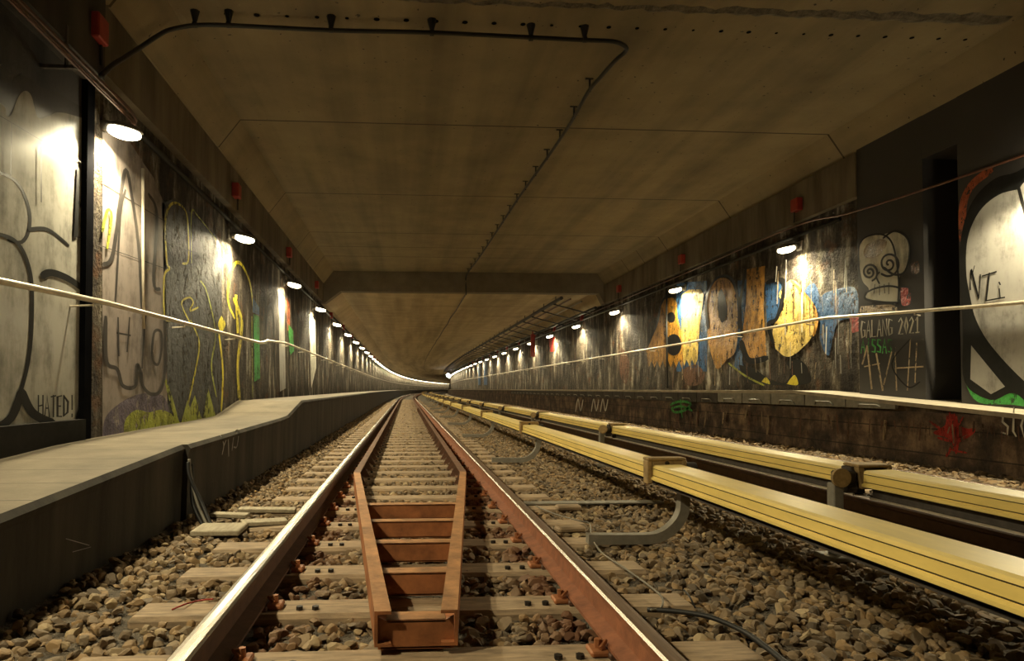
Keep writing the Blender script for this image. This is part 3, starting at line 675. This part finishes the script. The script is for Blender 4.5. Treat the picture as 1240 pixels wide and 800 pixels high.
# ------------------------------------------------------------------ rusty channel nose between the rails
t = thing('guard_rail_nose', 'rusty steel channel frame tapering to a blunt nose between the near rails', 'guard rail', (0, 2.42, 0))
ZT, ZB = .165, .035
def u_beam(pts, side, label_):
    # web outside, flanges inwards; pts = outer top line (x,y)
    m = MB(); th = .012; fw = .062
    def ring(x, sg): return [(x, ZT), (x+sg*fw, ZT), (x+sg*fw, ZT-th), (x+sg*th, ZT-th), (x+sg*th, ZB+th), (x+sg*fw, ZB+th), (x+sg*fw, ZB), (x, ZB)]
    vs = []; n = 8
    for (x, y) in pts: vs += [Vector((px_, y-2.42, z)) for px_, z in ring(x, side)]
    for k in range(n):
        qf = [(i*n+k, i*n+(k+1) % n, (i+1)*n+(k+1) % n, (i+1)*n+k) for i in range(len(pts)-1)]
        m.add(vs, qf[:1], 'rust_top' if k == 0 else 'rust'); m.add(vs, qf[1:], 'rust_old')
    m.add(vs, [list(range(n))[::-1], [(len(pts)-1)*n+i for i in range(n)]], 'rust')
    o = m.build('side_channel', t); return fix_normals(o)
YB = 6.5
pl = [(-.115, 2.44), (-.51, YB)]+[(P(q, -.51, 0).x, P(q, -.51, 0).y) for q in (20, 50, 60, 75, 100, 130)]
pr = [(.190, 2.44), (.59, YB)]+[(P(q, .59, 0).x, P(q, .59, 0).y) for q in (20, 50, 60, 75, 100, 130)]
u_beam(pl, 1, ''); u_beam(pr, -1, '')
for yy in (2.47, 3.10, 3.70, 4.30, 4.92):
    f = (yy-2.44)/(YB-2.44); xa = -.115+f*(-.395)+.014; xb = .19+f*.40-.014
    m = MB(); y = yy-2.42
    m.add([Vector(v) for v in [(xa, y, ZB-.02), (xb, y, ZB-.02), (xb, y, ZT-.03), (xb-.03, y, ZT-.045), (xa+.03, y, ZT-.045), (xa, y, ZT-.03),
                               (xa, y+.01, ZB-.02), (xb, y+.01, ZB-.02), (xb, y+.01, ZT-.03), (xb-.03, y+.01, ZT-.045), (xa+.03, y+.01, ZT-.045), (xa, y+.01, ZT-.03)]],
          [(0, 1, 2, 3, 4, 5), (11, 10, 9, 8, 7, 6), (2, 8, 9, 3), (3, 9, 10, 4), (4, 10, 11, 5), (0, 6, 7, 1)], 'rust')
    m.box(xa+.03, xb-.03, y, y+.10, ZT-.055, ZT-.045, 'rust_top', .002).box(xa+.03, xb-.03, y+.09, y+.10, ZB, ZT-.05, 'rust')
    m.box(xa+.01, xb-.01, y, y+.10, ZB-.02, ZB-.01, 'rust', .002)
    m.build('cross_channel', t)
q = 6.55
for k in range(40):
    for sg, x0 in ((1, -.51), (-1, .59)):
        c = P(q, x0+sg*.012, 0)-Vector((0, 2.42, 0)); sgx = sg
        MB().prism([(0, ZB), (sgx*.11, ZB), (sgx*.05, ZT-.02), (0, ZT-.015)], -.006, .006, 'rust_old', T=Matrix.Translation(c)).build('gusset', t)
    q += .6
# ------------------------------------------------------------------ conductor rails: yellow covers, brackets
def cover_mb(L, mirror=False):
    m = MB(); # profile around the origin: front face at x=0, top at z=.09
    p = [(0, -.005), (-.012, .0), (-.012, .012), (.0, .020), (.0, .0232), (.006, .0237), (.006, .0275), (0, .028), (0, .066), (.006, .0665), (.006, .0700), (0, .0705), (.004, .084), (.018, .091), (.168, .094), (.178, .084), (.178, .0), (.170, -.003), (.165, .0), (.165, .080), (.012, .076), (.012, 0)]
    mt = ['yellow']*3+['yellow', 'groove', 'groove', 'groove', 'yellow', 'groove', 'groove', 'groove', 'yellow', 'yellow_top', 'yellow_top', 'yellow_top', 'yellow', 'yellow', 'yellow', 'groove', 'groove', 'groove', 'yellow']
    n = len(p); vs = [Vector((x, y, z)) for y in (0, L) for x, z in p]
    for k in range(n): m.add(vs, [(k, (k+1) % n, n+(k+1) % n, n+k)], mt[k])
    m.add(vs, [list(range(n))[::-1], list(range(n, 2*n))], 'yellow'); return m
def make_cover(L, LOW=.035):
    t = thing('conductor_rail_cover', '', 'rail cover')
    fix_normals(cover_mb(L).build('cover_shell', t)); MB().box(.045, .115, 0, L, -LOW, .062, 'bracket_dark', .01).box(.046, .114, 0, L, -LOW-.006, -LOW+.001, 'steel').box(.034, .0465, 0, L, -LOW-.004, -LOW+.007, 'pipe' if LOW > .05 else 'bracket_dark').build('conductor_bar', t)
    return t
def make_bracket(near):
    t = thing('cover_bracket', '', 'bracket')
    if near:
        c = MB(); # clamp arch over the cover joint
        c.box(-.035, .0, -.02, .055, -.03, .115, 'bracket', .006).box(-.035, .21, -.03, .06, .115, .135, 'bracket', .006).box(.0, .2, -.02, .005, .085, .116, 'bracket', .003).box(.185, .215, -.03, .06, .02, .12, 'bracket', .006)
        c.tube([(.09, -.028, .1), (.09, -.018, .1)], .014, 'bolt', 8); c.build('clamp', t)
        ar = MB(); pts = [(-.40, -.37), (-.05, -.375), (.06, -.36), (.14, -.31), (.195, -.24), (.215, -.15), (.215, .08)]
        pr_ = smooth_pts(pts, 5); vs = []; n = 4
        for i, (x, z) in enumerate(pr_):
            a = pr_[max(i-1, 0)]; b_ = pr_[min(i+1, len(pr_)-1)]; d = Vector((b_[0]-a[0], b_[1]-a[1])).normalized(); nx, nz = -d.y, d.x; w = .030
            vs += [Vector((x+nx*w, .0, z+nz*w)), Vector((x-nx*w, .0, z-nz*w)), Vector((x-nx*w, .07, z-nz*w)), Vector((x+nx*w, .07, z+nz*w))]
        fs = [(i*4+k, i*4+(k+1) % 4, i*4+4+(k+1) % 4, i*4+4+k) for i in range(len(pr_)-1) for k in range(4)]+[(3, 2, 1, 0), tuple(len(vs)-4+k for k in range(4))]
        ar.add(vs, fs, 'grey'); fix_normals(ar.build('curved_arm', t)); MB().tube([(.215, -.005, .06), (.275, -.005, .06)], .045, 'bracket_dark', 14).build('insulator', t)
    else:
        c = MB().box(.0, .20, -.02, .12, .10, .118, 'bracket', .005).prism([(.0, .10), (.03, .10), (.06, .03), (.05, -.02), (.02, -.02)], -.02, .02, 'bracket').box(-.02, .19, .02, .11, -.03, .10, 'bracket_dark', .006)
        c.box(.18, .205, -.02, .12, -.02, .11, 'bracket', .004); c.build('clamp', t)
        MB().tube([(-.11, -.035, .045), (-.11, -.015, .045)], .055, 'bracket', 20).build('round_cap', t)
        MB().box(-.12, -.0, -.01, .06, .0, .08, 'bracket_dark', .01).tube([(-.06, .02, -.02), (-.0, .02, -.02)], .03, 'bracket_dark', 10).build('insulator', t)
        MB().box(-.145, -.085, -.015, .055, -.43, .01, 'grey', .006).box(-.2, -.03, -.06, .1, -.43, -.40, 'grey', .005).build('post', t)
    return t
LC = 4.6
covA = make_cover(LC-.02); covB = make_cover(LC-.14, .07); brA = make_bracket(True); brB = make_bracket(False)
ZC = EYE-.561
for name_, proto, bp, x, s0, gap, desc in (('near', covA, brA, 1.53, 4.05, .01, 'front'), ('far', covB, brB, 2.60, 3.68, .08, 'rear')):
    for i in range(-1, 26):
        s = s0+i*LC; d = f'{ORD[i+1]} length of yellow cover in the {desc} row' if i < 9 else f'distant length of yellow cover in the {desc} row'
        zz = ZC if name_ == 'near' else EYE-.553
        if i == -1: proto.location = P(s+gap, x, zz); proto['label'] = d; proto['group'] = f'yellow covers of the {desc} row'
        else: dup(proto, P(s+gap, x, zz), heading(s), d, f'yellow covers of the {desc} row')
        if i >= 0:
            d = (f'{ORD[i]} support bracket of the {desc} yellow cover row' if i < 9 else f'distant dark support bracket of the {desc} yellow cover row')
            if i == 0: bp.location = P(s, x, zz); bp['label'] = d; bp['group'] = f'brackets of the {desc} row'
            else: dup(bp, P(s, x, zz), heading(s), d, f'brackets of the {desc} row')
# ------------------------------------------------------------------ duct covers with handles on the right walkway face
def make_duct(mat):
    t = thing('duct_cover', '', 'duct cover')
    MB().box(5.602, 5.64, -.425, .425, -.185, 0, mat, .004).build('panel', t)
    h = MB().tube([(5.60, -.20, -.158), (5.58, -.16, -.115), (5.58, .16, -.115), (5.60, .20, -.158)], .009, 'handle', 6); h.tube([(5.604, -.2, -.158), (5.604, .2, -.158)], .006, mat, 6); h.build('handle', t); return t
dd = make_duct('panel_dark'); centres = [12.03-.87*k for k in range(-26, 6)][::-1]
firstd = True
for k, s in enumerate(centres):
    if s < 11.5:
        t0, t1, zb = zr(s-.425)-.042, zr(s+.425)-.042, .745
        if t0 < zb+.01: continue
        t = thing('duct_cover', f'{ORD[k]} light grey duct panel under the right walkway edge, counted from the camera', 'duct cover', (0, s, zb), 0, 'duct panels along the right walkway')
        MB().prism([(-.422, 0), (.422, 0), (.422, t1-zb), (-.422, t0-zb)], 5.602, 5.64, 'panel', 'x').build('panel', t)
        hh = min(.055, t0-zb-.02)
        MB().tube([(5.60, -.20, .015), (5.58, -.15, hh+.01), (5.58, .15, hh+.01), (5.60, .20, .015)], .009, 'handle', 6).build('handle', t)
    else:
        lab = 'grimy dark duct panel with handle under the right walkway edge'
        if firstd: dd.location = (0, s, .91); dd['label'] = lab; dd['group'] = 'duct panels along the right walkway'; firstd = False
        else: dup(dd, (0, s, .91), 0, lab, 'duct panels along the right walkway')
# ------------------------------------------------------------------ handrails along the walls
def polyrail(pts, x, r, mat, name, label, cat, br=True):
    ss = np.arange(pts[0][0], pts[-1][0], 3.0) if pts[-1][0] > 60 else np.linspace(pts[0][0], pts[-1][0], 60)
    base = sorted(set([p[0] for p in pts]+list(ss)))
    zz = np.interp(base, [p[0] for p in pts], [p[1] for p in pts]); t = thing(name, label, cat)
    MB().tube([P(s, x, z) for s, z in zip(base, zz)], r, mat, 10).build('pipe', t, True)
    if br:
        for s in np.arange(3.2, 60, 2.15):
            z = float(np.interp(s, [p[0] for p in pts], [p[1] for p in pts])); sg = -1 if x < 0 else 1
            wx = (LEFT_X if x < 0 else RIGHT_X) if (s > 5.55 if x < 0 else s > 8.9) else (-2.64 if x < 0 else 6.12)
            MB().tube([P(s, x, z), P(s, x, z-.04), P(s, wx-sg*0, z-.05)], .009, 'pipe', 6).build('wall_bracket', t)
    return t
polyrail([(-6, EYE+.55), (4, EYE+.65), (5.6, EYE+.71), (11.3, EYE+.78), (11.9, EYE+.86), (13.6, EYE+.94), (40, EYE+.92), (300, EYE+.9)], -2.46, .022, 'pipe', 'handrail', 'pale metal handrail pipe along the left wall', 'handrail')
polyrail([(-6, EYE+.3), (6.5, EYE+.87), (7.8, EYE+.945), (9.2, EYE+1.03), (14, EYE+1.0), (120, EYE+1.0)], 6.05, .022, 'pipe', 'handrail', 'pale metal handrail pipe along the right wall', 'handrail')
# ------------------------------------------------------------------ cables and conduits
def cable(name, label, pts, r, mat, cat='cable', n=8, sm=True):
    o = MB().tube([Vector(p) for p in (smooth_pts([tuple(p) for p in pts], 6) if sm else pts)], r, mat, n).build(name, None, True); return tag(o, label, cat)
for k, (dx, dz, w) in enumerate(((0, 0, 'topmost'), (.01, -.028, 'second from the top'), (.0, -.056, 'third from the top'), (.01, -.086, 'lowest'))):
    o = cable('wall_cable', f'reddish brown cable high on the left wall, {w} of four', [(-2.40+dx, y, EYE+2.42+dz+.008*math.sin(y*1.3+k)) for y in np.linspace(-4, 5.9, 14)]+[(-2.50, 6.15, EYE+2.43+dz), (-2.59, 6.3, EYE+2.43+dz)], .010, 'cable_brown'); o['group'] = 'cables high on the left wall'
for k, s in enumerate((1.5, 3.2, 4.9)):
    o = MB().box(-2.64, -2.385, s-.015, s+.015, EYE+2.32, EYE+2.345, 'bracket_dark').box(-2.47, -2.455, s-.015, s+.015, EYE+2.32, BZ+.02, 'bracket_dark').build('cable_hook'); tag(o, f'{ORD[k]} dark iron hook carrying the brown wall cables', 'hook', 'cable hooks')
cable('wall_cable', 'reddish cable sloping along the right wall above the near panel', [(6.07, s, z) for s, z in ((-2, EYE+2.2), (3, EYE+2.25), (5, EYE+2.28), (7, EYE+2.33), (8.7, EYE+2.42), (10, EYE+2.55))]+[(6.15, 14, EYE+2.56), (6.16, 30, EYE+2.5)], .014, 'cable_brown')
cable('conduit', 'pale vertical conduit below the nearest left lamp', [on_x(173, 204, -2.57), on_x(173, 300, -2.57), on_x(174, 398, -2.57)], .016, 'pipe', 'conduit', sm=False)
cable('conduit', 'thin vertical pipe beside the gold letters on the right wall', [(6.17, 15.3, 1.0), (6.17, 15.3, 3.5)], .025, 'cable', 'conduit', sm=False)
for k, (s, w) in enumerate(((13.7, 'left of the beam joint'), )):
    cable('conduit', 'dark conduit along the left wall top', [(-2.56, q_, BZ-.17) for q_ in (6.5, 20, 50)], .03, 'cable', 'conduit', sm=False)
cable('conduit', 'dark conduit along the right wall top', [(6.16, q_, BZ-.20) for q_ in (9, 20, 50)], .03, 'cable', 'conduit', sm=False)
# ceiling cable with hangers
cz = CZ-.13
cross = [tuple(on_x(122, 92, -2.43)), tuple(on_x(136, 79, -2.43))]
for px_, py_ in ((152, 69), (172, 56), (190, 44), (206, 36)):     # hung just under the sloping haunch
    d_ = ray(px_, py_); t_ = (CE-.07+2.43*1.32-EYE)/(d_.z-1.32*d_.x); q_ = Vector((d_.x*t_, d_.y*t_, EYE+d_.z*t_)); cross.append(tuple(q_ if q_.x > -2.42 else on_x(px_, py_, -2.42)))
for px_, py_ in ((236, 30), (277, 30), (401, 36), (523, 40), (643, 46), (708, 48), (742, 50), (757, 56), (757, 63), (745, 73), (728, 92), (712, 111), (690, 150), (660, 195), (628, 240), (600, 282), (580, 312), (568, 328)):
    p = on_z(px_, py_, cz); cross.append((p.x, p.y, cz+.006*math.sin(py_)))
e = cross[-1]; xe = e[0]
cross += [(xe-.01, STEP-.38, cz-.05), (xe, STEP-.38, CL-.02), (xe, STEP+.03, CL-.05)]+[tuple(P(s, xe-.02*math.sin(s), CL-.05)) for s in np.linspace(22, 110, 36)]
t = thing('ceiling_cable', 'thick black cable crossing the ceiling and turning down the tunnel', 'cable')
MB().tube([Vector(p) for p in smooth_pts(cross, 5)], .022, 'cable', 8).build('cable', t, True)
for px_, py_ in ((236, 30), (277, 30), (401, 36), (523, 40), (643, 46), (708, 48)):
    p = on_z(px_, py_, cz); MB().tube([(p.x, p.y, cz), (p.x, p.y, CZ)], [.014, .045], 'cable', 8).tube([(p.x-.02, p.y, cz), (p.x+.02, p.y, cz)], .03, 'cable', 8).build('hanger', t)
for i in range(18):
    s = 7.4+i*.75; xs = float(np.interp(s, [6.9, 7.4, 8.9, 12.4, 20], [2.3, 2.12, 2.2, 2.1, xe]));
    pts_ = [c for c in cross if c[2] > CZ-.16]; pts_ = sorted([(c[1], c[0]) for c in pts_[8:]]); xs = float(np.interp(s, [a for a, b in pts_], [b for a, b in pts_]))
    MB().tube([(xs, s, cz-.03), (xs, s, CZ)], .012, 'cable', 6).box(xs-.05, xs+.04, s-.01, s+.01, CZ-.012, CZ, 'cable').build('hanger', t)
# ------------------------------------------------------------------ pipe rack under the low ceiling, right side
t = thing('pipe_rack', 'long dark pipe rack hanging under the low ceiling on the right', 'pipe rack')
for x, z, r, mt in ((4.86, CL-.10, .06, 'cable'), (5.15, CL-.13, .03, 'cable_brown'), (5.95, CL-.40, .05, 'cable'), (5.5, CL-.2, .03, 'cable_grey')):
    MB().tube([P(s, x, z) for s in slist(STEP+.03, 120)], r, mt, 8).build('pipe', t)
for i in range(45):
    s = STEP+1+i*1.9; m = MB(); m.tube([P(s, 4.82, CL-.17), P(s, 6.1, CL-.50)], .022, 'cable', 6); m.tube([P(s, 4.9, CL-.18), P(s, 4.9, CL+.1)], .015, 'cable', 6); m.build('rack_bar', t)
# ------------------------------------------------------------------ mortar ridge at the top right of the ceiling, row of bolt holes
m = MB(); vs = []; fs = []; n = 90
for i in range(n+1):
    x = -2.1+i*(7.9/n); w = (.015+.05*max(0, (x-1.0)/5)+.03*random.random()); a_ = 6.0+(-.02+.045*random.random()); 
    vs += [(x, a_-w*1.6, CZ+.002), (x, a_-w*.3, CZ-.012-.03*random.random()*max(.2, (x+2)/8)), (x, a_+w*.8, CZ+.002)]
    if i: b_ = 3*i; fs += [(b_-3, b_, b_+1, b_-2), (b_-2, b_+1, b_+2, b_-1)]
m.add(vs, fs, 'mortar'); struct(fix_normals(m.build('trim_7')), 'ragged mortar ridge across the nearest ceiling joint')
m = MB()
for i in range(28):
    x = -2.0+i*.285; m.tube([(x, 6.33, CZ+.01), (x, 6.33, CZ-.004)], random.uniform(.014, .03), 'niche', 8)
struct(m.build('trim_8'), 'row of dark bolt holes across the ceiling')
# ------------------------------------------------------------------ loose things on the ballast
o = MB().box(-.16, .16, -.14, .14, 0, .035, 'plank', .006).build('concrete_slab'); o.location = (-1.27, 4.63, .0); tag(o, 'grey slab lying beside the left rail near the walkway joint', 'slab')
for k, (x, y, sx, sy, rz, lab) in enumerate(((-1.10, 5.35, .22, .06, .05, 'flat pale board lying left of the polished rail'), (-1.02, 4.86, .16, .07, .35, 'small tilted pale board on the ballast left of the rail'), (-1.34, 5.15, .14, .05, -.1, 'grey board close to the left walkway cables'))):
    o = MB().box(-sx, sx, -sy, sy, 0, .028, 'plank', .004).build('wooden_board'); o.location = (x, y, .004); o.rotation_euler = (0, .03, rz); tag(o, lab, 'board', 'loose boards')
o = MB().box(-.62, .62, -.06, .06, 0, .014, 'grey', .004).build('steel_plate'); p = on_z(708, 607, .02); o.location = (p.x+.05, p.y, .004); tag(o, 'long dark flat steel bar lying right of the rusty rail', 'bar')
for k, (px_, py_, lab) in enumerate(((688, 614, 'pale concrete chunk in front of the dark flat bar'), (690, 640, 'pale flat stone piece beside the thin wire'))):
    o = MB().box(-.10, .10, -.05, .05, 0, .04, 'sleeper', .012).build('concrete_chunk'); p = on_z(px_, py_, .02); o.location = (p.x, p.y, .0); o.rotation_euler = (0, 0, .2*k); tag(o, lab, 'chunk')
def gpts(l, z=.03): return [on_z(a, b, z+.012*math.sin(a*.2)) for a, b in l]
cable('ground_wire', 'thin pale wire looping over the stones right of the rusty rail', gpts([(648, 612), (672, 622), (700, 630), (714, 634), (716, 648), (728, 668), (760, 690), (790, 712), (802, 724), (800, 736), (788, 738)]), .005, 'cable_grey', 'wire')
cable('ground_cable', 'black cable running from the rusty rail to the bottom right', gpts([(784, 738), (820, 740), (860, 747), (900, 764), (930, 785), (955, 806), (975, 830)]), .011, 'cable')
cable('ground_wire', 'short dark wire sticking up near the pale sleeper end', [on_z(842, 736, .02), on_z(835, 722, .06), on_z(828, 714, .05)], .004, 'cable', 'wire')
cable('ground_wire', 'thin red wire crossing a sleeper left of the polished rail', gpts([(208, 738), (222, 732), (240, 727), (258, 725)], .01), .004, 'red', 'wire')
for k, (dx, lab) in enumerate(((0, 'pale cable'), (.03, 'black cable'), (-.03, 'thin dark cable'))):
    cable('walkway_cable', f'{lab} hanging down the left walkway face at its joint', [(-1.60+.004*k, 5.0-dx, .46-.02*k), (-1.58, 4.98-dx, .34), (-1.52+dx, 4.93, .16), (-1.44+dx, 4.86, .03), (-1.40+dx, 4.83, -.02)], .011 if k == 0 else .014, 'cable_grey' if k == 0 else 'cable')
# black hose of bonded cable along the shadow under the front covers
# ------------------------------------------------------------------ ballast stones
def ico():
    t_ = (1+5**.5)/2
    v = np.array([(-1, t_, 0), (1, t_, 0), (-1, -t_, 0), (1, -t_, 0), (0, -1, t_), (0, 1, t_), (0, -1, -t_), (0, 1, -t_), (t_, 0, -1), (t_, 0, 1), (-t_, 0, -1), (-t_, 0, 1)], float)
    v /= np.linalg.norm(v[0])
    f = [(0, 11, 5), (0, 5, 1), (0, 1, 7), (0, 7, 10), (0, 10, 11), (1, 5, 9), (5, 11, 4), (11, 10, 2), (10, 7, 6), (7, 1, 8), (3, 9, 4), (3, 4, 2), (3, 2, 6), (3, 6, 8), (3, 8, 9), (4, 9, 5), (2, 4, 11), (6, 2, 10), (8, 6, 7), (9, 8, 1)]
    return v, np.array(f)
IV, IF = ico()
def subd(v, f):
    v = [tuple(x) for x in v]; cache = {}; nf = []
    def mid(a, b):
        k_ = (min(a, b), max(a, b))
        if k_ not in cache:
            p = np.array(v[a])+np.array(v[b]); p /= np.linalg.norm(p); cache[k_] = len(v); v.append(tuple(p))
        return cache[k_]
    for a, b, c in f:
        x, y, z = mid(a, b), mid(b, c), mid(c, a); nf += [(a, x, z), (b, y, x), (c, z, y), (x, y, z)]
    return np.array(v), np.array(nf)
SV, SF = subd(IV, IF)
def variants(V, k, flat=.0):
    out = []
    for _ in range(k):
        p = V.copy()
        for _c in range(8):     # chop facets off the ball so that stones are angular
            n = rng.normal(size=3); n /= np.linalg.norm(n); d = rng.uniform(.38, .72)
            h = p @ n; over = np.clip(h-d, 0, None); p = p-over[:, None]*n
        p *= rng.uniform(.95, 1.05, size=(len(p), 1)); out.append(p)
    return np.array(out)
def scatter(name, x0, x1, y0, y1, dens, size, V, Fc, label, skip=True, zlift=0.0, mt='stone'):
    n = int((x1-x0)*(y1-y0)*dens); X = rng.uniform(x0, x1, n); Y = rng.uniform(y0, y1, n)
    Z = np.interp(X, bx, [bed_z(x) for x in bx])+rng.uniform(-.01, .03, n)+zlift
    if skip:
        k_ = (Y-2.42)/.6; dy = np.abs(Y-(2.42+np.round(k_)*.6)); on = (dy < .125) & (((X > -1.22) & (X < 1.34)))
        keep = ~(on & (rng.random(n) > .015)); 
        for xr in (-.688, .812, 3.43, 4.95): keep &= np.abs(X-xr) > .062
        keep &= ~((X > -.16) & (X < .23) & (Y < 3.3) & (Y > 2.35) & (np.abs(Y-2.75) > .25))
        X, Y, Z = X[keep], Y[keep], Z[keep]
    n = len(X); S = rng.uniform(.65, 1.2, n)*size; vr = variants(V, 14); pick = rng.integers(0, 14, n)
    a = rng.uniform(0, 2*PI, n); tb = rng.normal(0, .35, n); ta = rng.normal(0, .35, n)
    sc = np.stack([S*rng.uniform(.85, 1.3, n), S*rng.uniform(.7, 1.1, n), S*rng.uniform(.5, .8, n)], 1)
    v = vr[pick]*sc[:, None, :]
    c, s_ = np.cos(tb)[:, None], np.sin(tb)[:, None]; v = np.stack([v[..., 0], v[..., 1]*c-v[..., 2]*s_, v[..., 1]*s_+v[..., 2]*c], -1)
    c, s_ = np.cos(ta)[:, None], np.sin(ta)[:, None]; v = np.stack([v[..., 0]*c+v[..., 2]*s_, v[..., 1], -v[..., 0]*s_+v[..., 2]*c], -1)
    c, s_ = np.cos(a)[:, None], np.sin(a)[:, None]; v = np.stack([v[..., 0]*c-v[..., 1]*s_, v[..., 0]*s_+v[..., 1]*c, v[..., 2]], -1)
    v += np.stack([X, Y, Z], 1)[:, None, :]; nv = V.shape[0]
    f = (Fc[None]+(np.arange(n)*nv)[:, None, None]).reshape(-1, 3); v = v.reshape(-1, 3)
    me = bpy.data.meshes.new(name); me.vertices.add(len(v)); me.vertices.foreach_set('co', v.astype(np.float32).ravel())
    me.loops.add(len(f)*3); me.loops.foreach_set('vertex_index', f.astype(np.int32).ravel())
    me.polygons.add(len(f)); me.polygons.foreach_set('loop_start', np.arange(0, len(f)*3, 3, dtype=np.int32)); me.polygons.foreach_set('loop_total', np.full(len(f), 3, np.int32))
    me.update(calc_edges=True); me.materials.append(M[mt]); me.polygons.foreach_set('use_smooth', [False]*len(f))
    o = bpy.data.objects.new(name, me); COL.objects.link(o); o['kind'] = 'stuff'; o['label'] = label; o['category'] = 'ballast'
    return o
scatter('ballast_stones', -1.64, 2.9, 1.6, 9, 560, .036, SV, SF, 'crushed brown ballast stones around the near track')
scatter('ballast_stones', -1.6, 2.9, 9, 26, 420, .040, IV, IF, 'farther ballast stones between the converging rails')
scatter('ballast_stones', -1.6, 2.9, 26, 50, 200, .05, IV, IF, 'distant ballast stones where the rails converge')
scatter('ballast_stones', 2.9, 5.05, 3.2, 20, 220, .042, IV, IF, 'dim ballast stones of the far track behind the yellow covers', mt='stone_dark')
scatter('ballast_stones', 5.03, 5.66, 3.6, 9, 900, .042, SV, SF, 'pale ballast stones heaped against the right walkway', False, .0)
scatter('ballast_stones', 5.03, 5.66, 9, 40, 420, .045, IV, IF, 'farther heap of ballast along the right walkway', False, .0)
